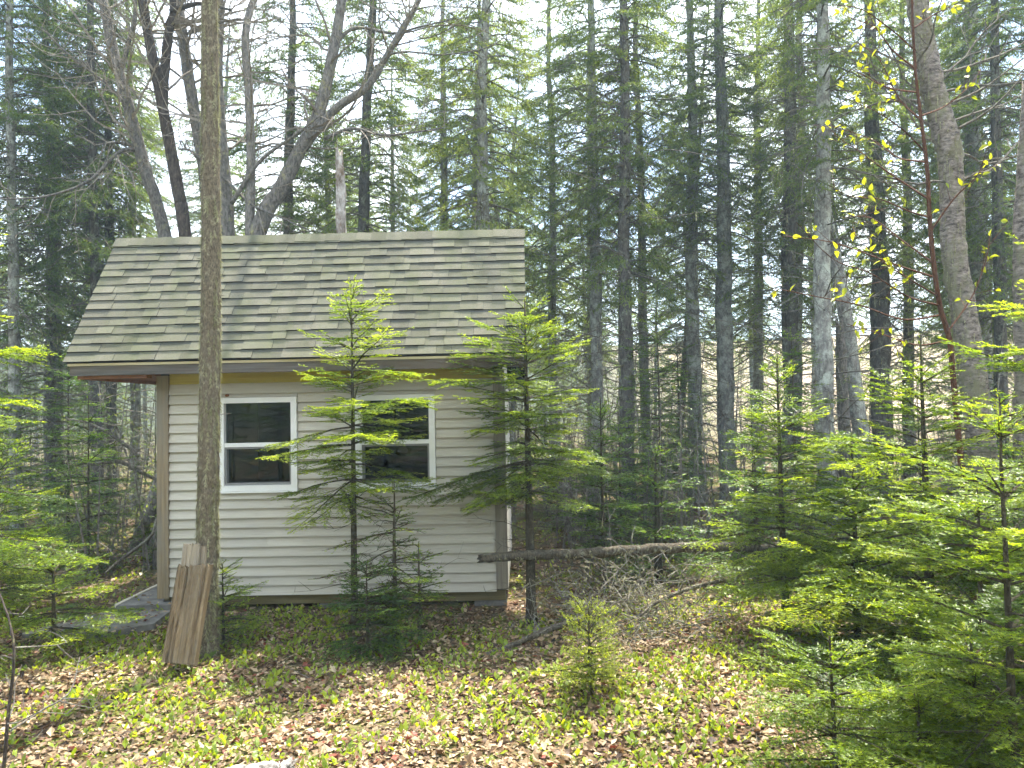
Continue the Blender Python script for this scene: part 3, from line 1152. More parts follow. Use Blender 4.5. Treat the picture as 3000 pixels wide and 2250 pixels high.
# tiny bright spruce on the sunlit leaves
make_fir(17, hh(1268, 1310, 5.05), 0.011, 'spruce_young', 'tiny bright yellow green spruce seedling alone on the sunlit leaves', name='spruce_seedling', cat='spruce', flat=False,
         loc=gp(1277, 1480, 5.05), clear=0.08, rmax=0.33, whorl=0.065, per=6, power=0.5, elev=(4, 55), droop=0.1, skip=0.08, tone=0.62, leader=0.17,
         step=0.042, dens=560, nl=0.014, nw=0.0028, rz=0.3, inter=4)
# fir D, right of the log
D = make_fir(18, hh(1678, 770, 6.4), 0.036, 'fir', 'sunlit young fir with an upright bare leader, right of the fallen log', loc=gp(1697, 1320, 6.4), clear=0.42, rmax=0.98,
             whorl=0.20, per=6, power=0.68, elev=(-3, 50), droop=0.25, skip=0.06, tone=0.5, leader=0.30, dens=351, nl=0.022, rz=0.9)
# fir E, tall on the right
make_fir(19, hh(2005, 720, 5.3), 0.04, 'fir', 'full young fir left of the leaning birch, branches fanning over the ground plants', loc=gp(2010, 1300, 5.3), clear=0.3, rmax=1.3,
         whorl=0.22, per=6, power=0.62, elev=(-2, 38), droop=0.28, skip=0.05, tone=0.56, leader=0.25, dens=342, nl=0.023, rz=2.1)
# fir F, near right edge
make_fir(20, 1.92, 0.022, 'fir', 'nearest fir at the right edge with long bright branches and a tall leader', loc=gp(2185, 1500, 3.45), clear=0.25, rmax=1.05,
         whorl=0.21, per=6, power=0.6, elev=(0, 38), droop=0.2, skip=0.06, tone=0.58, leader=0.30, dens=368, nl=0.022, nw=0.004, rz=0.5, step=0.05)
# fir G, bottom right
make_fir(21, hh(1785, 1375, 3.75), 0.014, 'fir', 'low fir sapling at the bottom right spreading over sunlit leaves', loc=gp(1803, 1640, 3.75), clear=0.10, rmax=0.72,
         whorl=0.13, per=6, power=0.55, elev=(2, 45), droop=0.2, skip=0.1, tone=0.52, leader=0.18, dens=368, nl=0.020, nw=0.004, rz=1.1, step=0.045)
make_fir(22, 0.62, 0.012, 'fir', 'short fir sapling tucked between the two nearest firs', loc=gp(1990, 1640, 3.5), clear=0.08, rmax=0.48,
         whorl=0.11, per=6, power=0.55, elev=(0, 40), droop=0.2, skip=0.12, tone=0.5, leader=0.1, dens=352, nl=0.020, nw=0.004, rz=2.6, step=0.045)
make_fir(26, 3.3, 0.04, 'fir', 'fir beyond the right edge stretching bright boughs in front of the leaning birch', loc=(3.75, 4.7), clear=0.5, rmax=1.25,
         whorl=0.26, per=6, power=0.5, elev=(0, 34), droop=0.2, skip=0.08, tone=0.6, leader=0.3, dens=320, nl=0.024, nw=0.0048, rz=0.7)
make_fir(27, hh(1850, 930, 5.9), 0.028, 'fir', 'bushy young fir between the fir with the bare leader and the full fir', loc=gp(1850, 1300, 5.9), clear=0.2, rmax=0.95,
         whorl=0.19, per=7, power=0.55, elev=(-2, 40), droop=0.25, skip=0.08, tone=0.55, leader=0.2, dens=330, nl=0.023, rz=1.7)
make_fir(28, 1.5, 0.022, 'fir', 'bright fir low at the right edge, behind the nearest fir', loc=gp(2120, 1400, 4.5), clear=0.15, rmax=0.95,
         whorl=0.18, per=7, power=0.5, elev=(0, 40), droop=0.22, skip=0.08, tone=0.6, leader=0.2, dens=340, nl=0.023, nw=0.0046, rz=0.2)
make_fir(29, 0.8, 0.014, 'fir', 'spreading fir sapling in the bottom right corner', loc=gp(2110, 1640, 3.75), clear=0.08, rmax=0.62,
         whorl=0.12, per=6, power=0.5, elev=(0, 40), droop=0.2, skip=0.1, tone=0.55, leader=0.12, dens=350, nl=0.021, nw=0.004, rz=2.9, step=0.045)
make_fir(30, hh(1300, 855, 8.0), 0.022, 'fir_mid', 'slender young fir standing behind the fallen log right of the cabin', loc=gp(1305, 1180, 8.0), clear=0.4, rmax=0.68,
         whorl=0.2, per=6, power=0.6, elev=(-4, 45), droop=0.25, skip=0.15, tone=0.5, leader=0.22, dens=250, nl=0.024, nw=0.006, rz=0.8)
# left edge firs
make_fir(23, hh(105, 1195, 6.1), 0.022, 'fir', 'sunlit waist high fir left of the porch slab', loc=gp(115, 1400, 6.1), clear=0.2, rmax=0.72,
         whorl=0.15, per=6, power=0.5, elev=(-2, 40), droop=0.2, skip=0.1, tone=0.55, leader=0.08, dens=342, rz=0.9)
make_fir(24, 4.1, 0.05, 'fir', 'tall fir at the left edge reaching bright boughs into view', loc=(-4.6, 5.6), clear=0.6, rmax=1.5,
         whorl=0.32, per=6, power=0.42, elev=(-4, 32), droop=0.22, skip=0.12, tone=0.52, leader=0.3, dens=313, nl=0.024, nw=0.005, rz=0.1)
make_fir(25, 1.7, 0.03, 'fir', 'bushy fir at the far left edge behind the sunlit low fir', loc=(-5.3, 7.4), clear=0.2, rmax=1.05,
         whorl=0.2, per=6, power=0.55, elev=(-4, 36), droop=0.25, skip=0.1, tone=0.5, leader=0.15, dens=304, nl=0.024, nw=0.005, rz=1.4)

# understory firs shared for the shaded middle distance
U = []
for i, (H, rm, cl) in enumerate(((2.3, 0.95, 0.25), (3.4, 1.1, 0.6), (1.3, 0.8, 0.12))):
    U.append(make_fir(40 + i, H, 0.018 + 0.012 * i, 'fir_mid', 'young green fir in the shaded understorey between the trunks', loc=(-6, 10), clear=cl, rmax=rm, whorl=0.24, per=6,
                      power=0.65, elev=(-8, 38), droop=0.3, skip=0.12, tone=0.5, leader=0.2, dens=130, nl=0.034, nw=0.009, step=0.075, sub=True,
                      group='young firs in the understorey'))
spots = [(-5.6, 9.6, 0), (-6.6, 8.7, 2), (-4.75, 10.2, 2), (-5.0, 11.6, 1), (-6.9, 11.3, 1), (-7.6, 9.4, 0), (-8.6, 12.5, 1), (-6.0, 13.8, 0), (-9.5, 10.5, 0),
         (1.3, 10.3, 0), (0.75, 12.0, 2), (2.1, 11.6, 1), (2.9, 9.6, 0), (3.9, 10.9, 1), (4.9, 9.4, 0), (5.7, 8.3, 1), (1.5, 8.6, 2), (2.5, 8.2, 2), (6.6, 10.4, 0),
         (0.4, 14.2, 0), (3.0, 14.5, 1), (5.2, 13.2, 0), (7.4, 12.6, 1), (4.5, 7.0, 2), (5.2, 6.2, 0), (3.6, 8.0, 2), (8.5, 14.8, 0), (-3.2, 13.2, 1), (-10.5, 15, 0), (6.2, 15.7, 2)]
rnd = random.Random(77)
first = [True, True, True]
near_labels = {
    (-5.6, 9.6): 'dark green young fir behind the pale curved dead branch', (-6.6, 8.7): 'low spreading fir at the left behind the bushy edge fir',
    (-4.75, 10.2): 'low fir beside the weathered stump behind the porch', (-5.0, 11.6): 'taller shaded fir directly left of the corner post',
    (-7.6, 9.4): 'shaded fir at the left edge above the low spreading one', (1.3, 10.3): 'young fir just right of the cabin side wall, behind the bushy fir',
    (2.9, 9.6): 'young fir behind the middle of the fallen log', (1.5, 8.6): 'low fir just behind the left half of the fallen log',
    (2.5, 8.2): 'low fir just behind the right half of the fallen log', (3.6, 8.0): 'low fir behind the sunlit fir with the bare leader',
    (4.9, 9.4): 'shaded young fir behind the foot of the yellow leaved sapling', (5.7, 8.3): 'tall young fir in front of the right edge trunk',
    (4.5, 7.0): 'low fir between the full young fir and the right edge', (5.2, 6.2): 'young fir at the right edge behind the nearest boughs',
    (2.1, 11.6): 'taller young fir right of the dark shaded trunk', (0.75, 12.0): 'low fir far behind the right corner of the cabin'}
for (x, y, k) in spots:
    s = rnd.uniform(0.85, 1.15)
    if first[k]:
        U[k].location = (x, y, float(gz(x, y)))
        U[k].rotation_euler = (0, 0, rnd.uniform(0, 6))
        first[k] = False
        o = U[k]
    else:
        o = copy_tree(U[k], (x, y), rnd.uniform(0, 6.28), s)
    o['label'] = near_labels.get((x, y), 'young green fir in the shaded understorey far between the trunks')

# ------------------------------------------------------------------ tall spruces of the forest
def spruce_variant(seed, H=13.5, dead=(1.0, 5.2), live=3.2, rmax=1.75, dens=42, skip=0.1):
    rng = np.random.default_rng(seed)
    up = np.array([0, 0, 1.0])
    S, T, LT = [], [], []
    # dead lower branches: bare, crooked, with lichen
    z = dead[0]
    while z < dead[1] + 1.6:
        az = rng.random() * 6.28
        L = rng.uniform(0.5, 2.3)
        hd = np.array([math.sin(az), math.cos(az), 0])
        p = np.array([0, 0, z])
        e = R(rng.uniform(-18, 22))
        n = 6
        sdv = np.cross(hd, up)
        bend = rng.normal() * 0.25
        for k in range(n):
            e += R(rng.normal() * 9 - 3)
            d = hd * math.cos(e) + up * math.sin(e) + sdv * bend * (k / n)
            q = p + d * L / n
            S.append((*p, *q, 0.011 * (1 - k / n) + 0.003, 0.011 * (1 - (k + 1) / n) + 0.003))
            for _ in range(rng.integers(1, 4)):
                l = rng.uniform(0.12, 0.5) * (1.1 - k / n)
                d2 = nrm((d * 0.6 + sdv * rng.choice([-1, 1]) * rng.uniform(.4, .9) + up * rng.normal() * 0.35)[None])[0]
                m_ = p + d2 * l * 0.5
                t_ = m_ + nrm((d2 + rng.normal(size=3) * 0.35)[None])[0] * l * 0.5
                S.append((*p, *m_, 0.0045, 0.0035))
                S.append((*m_, *t_, 0.0035, 0.002))
                if rng.random() < 0.12:
                    LT.append((*m_, *(m_ + up * -rng.uniform(.05, .16)), *hd, rng.random()))
            p = q
        z += rng.uniform(0.045, 0.12)
    # live crown
    z = live
    while z < H - 0.2:
        f = (z - live) / (H - live)
        nb = 4 + rng.integers(0, 2)
        az0 = rng.random() * 6.28
        for i in range(nb):
            if rng.random() < skip + 0.35 * max(0, 0.35 - f):
                continue
            az = az0 + 6.28 * i / nb + rng.normal() * 0.3
            L = (rmax * (1 - f) ** 0.75 * rng.uniform(0.55, 1.15) + 0.12) * (0.75 if f < 0.15 else 1)
            hd = np.array([math.sin(az), math.cos(az), 0])
            sdv = np.cross(hd, up)
            e = R(-8 + 35 * f + rng.normal() * 7)
            n = 7
            p = np.array([0, 0, z + rng.normal() * 0.06])
            for k in range(n):
                t = k / n
                ee = e - 0.5 * math.sin(t * 2.4) * min(L, 1.2) + 0.55 * max(0, t - 0.55)
                d = hd * math.cos(ee) + up * math.sin(ee)
                q = p + d * L / n
                S.append((*p, *q, 0.012 * (1 - t) * min(L, 1.2) + 0.003, 0.012 * (1 - t - 1 / n) * min(L, 1.2) + 0.003))
                if t > 0.25:
                    T.append((*p, *q, *up, 0.5))
                    for sg in (-1, 1, -1, 1):
                        if rng.random() < 0.12:
                            continue
                        l = (0.46 * L * (1 - t) + 0.10) * rng.uniform(0.5, 1.1)
                        pb = p + d * (L / n) * rng.random()
                        dd = nrm((d * 0.7 + sdv * sg * rng.uniform(0.5, 1.0) - up * rng.uniform(0.0, 0.45))[None])[0]
                        pm = pb + dd * l * 0.5
                        pe = pm + nrm((dd - up * 0.25)[None])[0] * l * 0.5
                        S.append((*pb, *pe, 0.004, 0.002))
                        tn = 0.5 + rng.normal() * 0.16
                        T.append((*pb, *pm, *up, tn))
                        T.append((*pm, *pe, *up, tn + 0.08))
                        if l > 0.25:
                            for s2 in (-1, 1, 1, -1):
                                l2 = l * rng.uniform(0.25, 0.5)
                                pc = pb + dd * l * rng.uniform(0.25, 0.85)
                                d3 = nrm((dd * 0.7 + np.cross(dd, up) * s2 * 0.7 - up * rng.uniform(0, .5))[None])[0]
                                T.append((*pc, *(pc + d3 * l2), *up, tn))
                p = q
        z += rng.uniform(0.16, 0.30)
    mb1 = MB()
    sticks(mb1, S, 3, flat_below=0.0046)
    mb2 = MB()
    needles(mb2, T, rng, dens * 0.62, 0.06, 0.015, flat=False, droop=0.25)
    if LT:
        mb3 = MB()
        needles(mb3, LT, rng, 130, 0.04, 0.007, flat=False, droop=1.2)
        mb2l = mb3.mesh('lichen', M['lichen'])
    return mb1.mesh('branches', M['twig']), mb2.mesh('crown', M['spruce']), (mb2l if LT else None)


def unit_trunk(seed, H=13.5, mat=None, sides=12):
    rng = np.random.default_rng(seed)
    n = 40
    z = np.linspace(-0.15, H, n)
    rad = (1 - 0.88 * np.clip(z / H, 0, 1) ** 1.7)
    rad = np.maximum(rad, 0.05)
    rad[0] *= 1.45
    rad[1] *= 1.1
    wob = np.cumsum(rng.normal(size=(n, 2)), 0) * 0.10
    wob -= np.linspace(wob[0], wob[-1], n)
    pts = np.column_stack([wob, z])
    mb = MB()
    tube(mb, pts, rad, sides, rng, 0.05)
    return mb.mesh('trunk', mat, True)


SV = [spruce_variant(200 + i, H=13.5, live=lv, rmax=rm, dead=(0.8, dd), dens=dn, skip=sk) for i, (lv, rm, dd, dn, sk) in enumerate(
    ((3.6, 2.1, 6.0, 80, 0.12), (4.6, 1.9, 7.0, 78, 0.16), (2.6, 2.2, 5.2, 84, 0.10), (5.4, 1.8, 8.0, 74, 0.18), (4.0, 1.7, 7.0, 80, 0.14)))]
TR = {k: [unit_trunk(300 + i, mat=M[k]) for i in range(3)] for k in ('bark_spruce', 'bark_dark')}


def tall_spruce(x, y, r, k, rz, lean=(0, 0), sc=1.0, bark='bark_spruce', label=None, group=None, name='spruce_tree', cat='spruce', lich=True):
    e = empty(name, (x, y, float(gz(x, y))), (lean[0], lean[1], rz))
    e.scale = (1, 1, sc)
    t = link('trunk', TR[bark][k % 3], e)
    t.scale = (r, r, 1)
    a, b, c = SV[k % len(SV)]
    o = link('branches', a, e)
    o = link('crown', b, e)
    if c is not None and lich:
        link('lichen', c, e)
    tag(e, label, cat, group)
    return e


def spruce_at(lo, hi, w, Y, k, label, bark='bark_spruce', sc=1.0, rz=None):
    """a tall spruce whose trunk passes (as measured) through lo and hi, w wide there, standing at distance Y"""
    a, b = P(*lo, Y), P(*hi, Y)
    d = (b - a)
    sx = d.x / d.z
    g = float(gz(a.x, Y))
    x0 = a.x - sx * (a.z - g)
    zm = (a.z + b.z) / 2
    rr = 0.84 * w / 1622.0 * Y / 2 / max(0.3, (1 - 0.88 * (zm / (13.5 * sc)) ** 1.7))
    ang = math.atan(sx)
    h = random.Random(int(lo[0] * 7 + Y)).uniform(0, 6.28)
    e = tall_spruce(x0, Y, rr, k, 0, (0, 0), sc, bark, label)
    e.rotation_euler = (Matrix.Rotation(ang, 3, 'Y') @ Matrix.Rotation(rz if rz is not None else h, 3, 'Z')).to_euler()
    return e


for lo, hi, w, Y, k, lab, bk in (
    ((1045, 500), (1045, 60), 27, 13.2, 0, 'grey spruce trunk rising behind the right part of the roof ridge', 'bark_spruce'),
    ((792, 500), (808, 60), 24, 13.6, 2, 'dark spruce with drooping blue green boughs behind the white birch snag', 'bark_dark'),
    ((628, 480), (630, 30), 22, 14.2, 2, 'dark spruce behind the leaning maples, between the stems', 'bark_dark'),
    ((1285, 900), (1278, 150), 27, 14.0, 1, 'straight grey spruce, first tall trunk right of the cabin roof', 'bark_spruce'),
    ((1400, 1030), (1378, 200), 22, 16.0, 3, 'slim pale spruce leaning left at the foot, second trunk right of the roof', 'bark_spruce'),
    ((1358, 1000), (1352, 560), 34, 12.6, 4, 'dark spruce trunk in shade behind the little fir right of the cabin', 'bark_dark'),
    ((1505, 1060), (1490, 100), 31, 15.0, 1, 'left one of the two straight grey spruces standing close together', 'bark_spruce'),
    ((1575, 1045), (1555, 0), 37, 14.6, 3, 'right one of the two straight grey spruces standing close together', 'bark_spruce'),
    ((1705, 870), (1700, 100), 36, 14.2, 4, 'dark mossy spruce between the straight pair and the thick grey trunk', 'bark_dark'),
    ((1785, 950), (1772, 0), 38, 11.6, 3, 'thick grey spruce trunk behind the yellow leaves of the sapling', 'bark_spruce'),
    ((1897, 760), (1887, 300), 42, 14.4, 1, 'dark thick spruce against the bright gap in the trees', 'bark_dark'),
    ((2108, 450), (2092, 0), 36, 14.0, 0, 'grey spruce with lichen directly right of the leaning birch', 'bark_spruce'),
    ((105, 850), (100, 0), 21, 14.0, 2, 'full spruce at the far left, left one of a close pair', 'bark_dark'),
    ((127, 850), (121, 200), 17, 15.2, 4, 'slim spruce at the far left, right one of a close pair', 'bark_dark'),
    ((212, 960), (206, 560), 26, 13.2, 1, 'dark spruce trunk under the porch eave, left of two', 'bark_dark'),
    ((240, 960), (238, 560), 24, 14.4, 3, 'dark spruce trunk under the porch eave, right of two', 'bark_dark'),
    ((283, 480), (278, 150), 16, 15.6, 4, 'thin spruce behind the left gable end of the roof', 'bark_spruce'),
    ((1640, 800), (1636, 100), 20, 18.0, 0, 'slender spruce in the gap right of the straight grey pair', 'bark_spruce'),
    ((1960, 760), (1952, 200), 22, 17.0, 2, 'slender dark spruce just left of the leaning birch', 'bark_dark'),
    ((2160, 800), (2150, 200), 26, 12.5, 0, 'spruce with dense boughs at the right edge', 'bark_dark'),
    ((30, 700), (22, 100), 22, 12.5, 0, 'spruce with spreading boughs at the left edge', 'bark_spruce'),
    ((960, 480), (955, 60), 16, 17.0, 4, 'slim spruce between the birch snag and the roof end trunk', 'bark_spruce'),
    ((1195, 700), (1190, 250), 18, 16.5, 0, 'slim spruce right beside the roof end', 'bark_spruce'),
):
    spruce_at(lo, hi, w, Y, k, lab, bk)

rnd = random.Random(5)
placed = []
tries = 0
while len(placed) < 48 and tries < 4000:
    tries += 1
    y = rnd.uniform(16.5, 40)
    x = rnd.uniform(-0.80, 0.80) * y
    if any((x - a) ** 2 + (y - b) ** 2 < 1.9 ** 2 for a, b in placed):
        continue
    # leave the bright opening towards the hillside on the right thinner
    px = x / y
    if 0.20 < px < 0.56 and rnd.random() < 0.72:
        continue
    placed.append((x, y))
    tall_spruce(x, y, rnd.uniform(0.06, 0.14), rnd.randrange(5), rnd.uniform(0, 6.28), ((rnd.gauss(0, 0.03), rnd.gauss(0, 0.035)) if rnd.random() < 0.85 else (rnd.gauss(0, 0.06), rnd.gauss(0, 0.16))), rnd.uniform(0.72, 1.1),
                rnd.choice(('bark_spruce', 'bark_dark')), 'slender spruce far back in the dense forest behind the nearer trunks', 'far forest spruces', lich=False)

for x, y in ((-9.5, -6.0), (-6.5, -8.5), (-4.0, -6.5), (-1.2, -9.0), (1.8, -7.0), (4.6, -9.5), (-2.6, -13.0), (0.6, -14.0)):
    tall_spruce(x, y, rnd.uniform(0.09, 0.15), rnd.randrange(5), rnd.uniform(0, 6.28), (0, 0), rnd.uniform(0.8, 1.0), 'bark_spruce',
                'spruce seen only as a dark green reflection in the cabin windows', 'spruces mirrored in the window panes', lich=False)

for i, (x, y) in enumerate(((-9.6, -4.5), (-8.0, -5.6), (-6.4, -4.6), (-4.9, -5.8), (-3.4, -4.9), (-2.2, -6.2), (-7.2, -7.2), (-5.6, -7.6))):
    copy_tree(U[1], (x, y), rnd.uniform(0, 6.28), rnd.uniform(1.1, 1.4), 'fir seen only as a dark green reflection in the cabin windows', 'firs mirrored in the window panes')

# ------------------------------------------------------------------ bare maples behind the cabin
def grow(S, B, rng, p, d, L, r, lev, up=0.12):
    n = max(3, int(L / 0.16))
    d = d / np.linalg.norm(d)
    pts = [p]
    for k in range(n):
        d = nrm((d + rng.normal(size=3) * 0.17 + np.array([0, 0, up * 0.35]))[None])[0]
        q = p + d * L / n
        t = k / n
        S.append((*p, *q, r * (1 - 0.75 * t), r * (1 - 0.75 * (t + 1 / n))))
        if lev > 0 and t > 0.15 and rng.random() < 0.75:
            s = nrm(np.cross(d, rng.normal(size=3))[None])[0]
            grow(S, B, rng, q, d * 0.65 + s * 0.8, L * rng.uniform(0.28, 0.6) * (1.1 - 0.5 * t), max(0.0036, r * 0.5 * (1 - 0.5 * t)), lev - 1, up)
        p = q
    if lev <= 1:
        B.append((*p, *(p + d * 0.02), 0.004, 0.0015))


def maple(label, stems, limbs, Y, bark, seed, extra=17, lev=2):
    """stems: list of (points, widths); limbs: list of (points, width)"""
    rng = np.random.default_rng(seed)
    p0 = P(*stems[0][0][0], Y)
    e = empty('maple_tree', (p0.x, Y, float(gz(p0.x, Y))))
    inv = np.array(e.location)
    S, B = [], []

    def path(pts, Yo=0.0):
        return [P(a, b, Y + Yo) for a, b in pts]
    for i, (pts, ws) in enumerate(stems):
        w3 = path(pts)
        if i == 0 or pts[0][1] > 480:
            a, b = w3[0], w3[1]
            dd = (b - a)
            foot = a - dd * ((a.z - 0.0) / dd.z) * 0.75
            foot.z = -0.05
            w3 = [foot] + w3
            ws = [ws[0] * 1.25] + list(ws)
        a, b = w3[-2], w3[-1]
        ext = (b - a).normalized()
        w3 += [b + ext * 1.4 + Vector((rng.normal() * 0.2, rng.normal() * 0.3, 0.2)), b + ext * 3.2 + Vector((rng.normal() * 0.4, rng.normal() * 0.5, 0.4))]
        ws = list(ws) + [ws[-1] * 0.7, ws[-1] * 0.3]
        pts3 = resample(w3, 46)
        rad = np.interp(np.linspace(0, 1, 46), np.linspace(0, 1, len(ws)), ws) / 1622.0 * Y / 2 * 0.9
        mb = MB()
        tube(mb, pts3 - inv, rad, 14, rng, 0.045)
        mb.build('stem', M[bark], e, True)
        for _ in range(extra):
            k = int(rng.integers(16, 45))
            t = nrm((pts3[min(k + 1, 45)] - pts3[k - 1])[None])[0]
            s = nrm(np.cross(t, rng.normal(size=3))[None])[0]
            grow(S, B, rng, pts3[k] - inv, t * 0.35 + s, rng.uniform(0.9, 2.4), rad[k] * 0.22 + 0.006, lev)
    for pts, w, yo in limbs:
        w3 = [P(a, b, Y + yo * i / (len(pts) - 1)) for i, (a, b) in enumerate(pts)]
        pts3 = resample(w3, 20)
        rad = np.linspace(w, w * 0.35, 20) / 1622.0 * Y / 2
        mb = MB()
        tube(mb, pts3 - inv, rad, 8, rng, 0.05)
        mb.build('limb', M[bark], e, True)
        for k in range(3, 20):
            if rng.random() < 0.75:
                t = nrm((pts3[min(k + 1, 19)] - pts3[k - 1])[None])[0]
                s = nrm(np.cross(t, rng.normal(size=3))[None])[0]
                grow(S, B, rng, pts3[k] - inv, t * 0.5 + s * 0.8, rng.uniform(0.35, 1.1), rad[k] * 0.3 + 0.003, 1)
    mb = MB()
    sticks(mb, S, 3, flat_below=0.0045)
    mb.build('twigs', M['twig_maple'], e)
    mb = MB()
    sticks(mb, B, 3)
    mb.build('buds', M['bark_red'], e)
    tag(e, label, 'maple')
    return e


maple('grey bare maple leaning left from behind the roof, leftmost of the maples',
      [([(358, 515), (318, 380), (280, 240), (240, 90), (222, 0)], (30, 29, 27, 24, 21)), ([(262, 150), (278, 90), (292, 0)], (12, 11, 9))],
      [([(288, 315), (250, 308), (205, 314)], 9, -0.3), ([(300, 322), (255, 330), (190, 392), (95, 425), (0, 430)], 9, -1.0), ([(250, 345), (282, 372), (292, 410)], 6, -0.4),
       ([(285, 250), (240, 190), (150, 120), (90, 60)], 8, -0.8)],
      11.0, 'bark_maple', 501)
maple('dark bare maple stem that forks above the roof, left of the lichen trunk',
      [([(400, 515), (388, 430), (368, 320), (347, 210), (325, 100), (308, 0)], (30, 29, 27, 25, 24, 22)), ([(352, 240), (356, 150), (366, 60), (376, 0)], (22, 22, 21, 20))],
      [([(370, 25), (400, 14), (440, 8), (500, 22)], 14, -0.3)],
      10.6, 'bark_maple_dark', 502)
maple('bare maple stem rising directly behind the lichen covered trunk',
      [([(492, 515), (486, 400), (478, 300), (470, 150), (474, 0)], (34, 30, 27, 24, 20)), ([(448, 410), (428, 290), (405, 150), (385, 0)], (27, 27, 26, 24))],
      [([(440, 355), (410, 325), (385, 322)], 8, -0.4), ([(475, 375), (500, 400), (540, 440), (600, 467), (668, 497)], 7, -0.9), ([(410, 70), (440, 55), (475, 48), (520, 40)], 10, -0.4)],
      11.3, 'bark_maple', 503)
maple('mossy bare maple leaning far right above the roof',
      [([(552, 515), (600, 420), (650, 320), (690, 240), (718, 120), (738, 0)], (40, 36, 33, 30, 26, 23)), ([(640, 340), (720, 240), (790, 190), (830, 130), (870, 60), (905, 0)], (22, 20, 18, 16, 14, 12)),
       ([(540, 505), (542, 350), (538, 200), (532, 60)], (24, 22, 21, 18))],
      [([(700, 300), (760, 278), (830, 292), (900, 285), (960, 276)], 9, 0.3), ([(500, 440), (560, 350), (640, 290), (690, 250)], 10, -0.5), ([(725, 90), (770, 60), (850, 72), (900, 60), (985, 40)], 9, 0.2),
       ([(830, 120), (880, 112), (960, 118), (1060, 100), (1110, 60)], 5, -0.6)],
      10.9, 'bark_maple', 504)


# ------------------------------------------------------------------ single trunks traced at their own distance
def pole(name, label, cat, pts, ws, Y, mat, seed, sides=16, n=40, bump=0.05, base=True, top_ext=0.0, part='trunk', jag=False):
    rng = np.random.default_rng(seed)
    w3 = [P(a, b, Y) for a, b in pts]
    ws = list(ws)
    if base:
        a = w3[0]
        g = float(gz(a.x, Y))
        if a.z > g:
            d = w3[0] - w3[1]
            f = w3[0] + d * ((a.z - g + 0.06) / max(1e-3, -d.z)) * 1.0
            w3 = [f] + w3
            ws = [ws[0] * 1.25] + ws
    if top_ext:
        d = (w3[-1] - w3[-2]).normalized()
        w3 += [w3[-1] + d * top_ext * 0.5, w3[-1] + d * top_ext]
        ws += [ws[-1] * 0.75, ws[-1] * 0.3]
    e = empty(name, tuple(w3[0]))
    inv = np.array(w3[0])
    pts3 = resample(w3, n)
    rad = np.interp(np.linspace(0, 1, n), np.linspace(0, 1, len(ws)), ws) / 1622.0 * Y / 2
    mb = MB()
    tube(mb, pts3 - inv, rad, sides, rng, bump)
    if jag:
        v = mb.v[0]
        k = (n - 1) * sides
        v[k:k + sides, 2] += rng.uniform(-0.05, 0.16, sides)
    mb.build(part, M[mat], e, True)
    tag(e, label, cat)
    return e, pts3, rad, inv


def lichen_tufts(e, pts3, rad, inv, rng, n, ln, mat='lichen', nl=0.022):
    T = []
    for _ in range(n):
        k = rng.integers(3, len(pts3) - 1)
        a = rng.choice([0, math.pi]) + rng.normal() * 0.7 if rng.random() < 0.6 else rng.random() * 6.28
        d = np.array([math.cos(a), math.sin(a), 0])
        p = pts3[k] + (pts3[k] - pts3[k - 1]) * rng.random() + d * rad[k] * 0.97 - inv
        T.append((*p, *(p + np.array([0, 0, -ln * rng.uniform(0.3, 1.2)]) + d * 0.008), *d, rng.random()))
    mb = MB()
    needles(mb, T, rng, 300, nl, 0.004, flat=False, droop=0.5)
    mb.build('lichen', M[mat], e)


# the lichen covered trunk in front of the cabin
rng = np.random.default_rng(3)
e, p3, rd, iv = pole('fir_tree', 'tall lichen covered fir trunk standing in front of the cabin, planks against its foot', 'fir',
                     [(443, 1385), (446, 1300), (448, 1180), (451, 1000), (454, 785), (456, 510), (453, 250), (453, 0)], (58, 47, 45, 44, 42, 39, 36, 33), 6.15, 'bark_lichen', 9, 24, 110, 0.05, top_ext=5.5)
lichen_tufts(e, p3, rd, iv, rng, 850, 0.16, nl=0.034)
S, T = [], []
for (dx, dy, ln, az) in ((476, 895, 0.09, 1.5), (434, 690, 0.05, -1.6), (437, 560, 0.04, -1.4), (473, 330, 0.06, 1.4), (434, 1040, 0.03, -1.5), (474, 640, 0.05, 1.7),
                         (435, 420, 0.07, -1.5), (472, 190, 0.12, 1.5), (437, 130, 0.16, -1.6), (471, 70, 0.2, 1.6), (474, 760, 0.03, 1.5), (436, 300, 0.05, -1.7)):
    c = np.array(P(dx, dy, 6.15)) - iv
    S.append((*c, *(c + np.array([math.sin(az) * ln, -0.02, 0.005])), 0.004, 0.002))
mb = MB()
sticks(mb, S, 5)
mb.build('branch_stub', M['twig'], e)

# white birch snag behind the roof
e, p3, rd, iv = pole('birch_snag', 'broken off white birch snag standing behind the roof', 'snag', [(739, 520), (736, 470), (737, 420), (734, 370), (732, 335)], (23, 19, 22, 19, 15), 10.2, 'bark_snag', 21, 14, 44, 0.09, jag=True)
# leaning old birch on the right
e, p3, rd, iv = pole('birch_tree', 'thick old birch with peeling grey bark leaning at the right', 'birch',
                     [(2112, 900), (2086, 700), (2060, 540), (2056, 420), (2050, 320), (2022, 220), (1998, 100), (1982, 0)], (52, 50, 47, 45, 50, 46, 43, 41), 9.0, 'bark_birch', 22, 22, 120, 0.07, top_ext=4.5)
lichen_tufts(e, p3, rd, iv, np.random.default_rng(6), 700, 0.16)
S, B = [], []
rg = np.random.default_rng(61)
for k in (50, 58, 63, 66, 70, 73, 75, 77):
    for sgn in (-1, 1):
        S = []
        grow(S, B, rg, p3[k] - iv, np.array([sgn * 1.0, rg.normal() * 0.4, 0.35]), rg.uniform(0.8, 1.8), 0.02, 2)
        mb = MB()
        sticks(mb, S, 4)
        mb.build('branch', M['twig'], e)
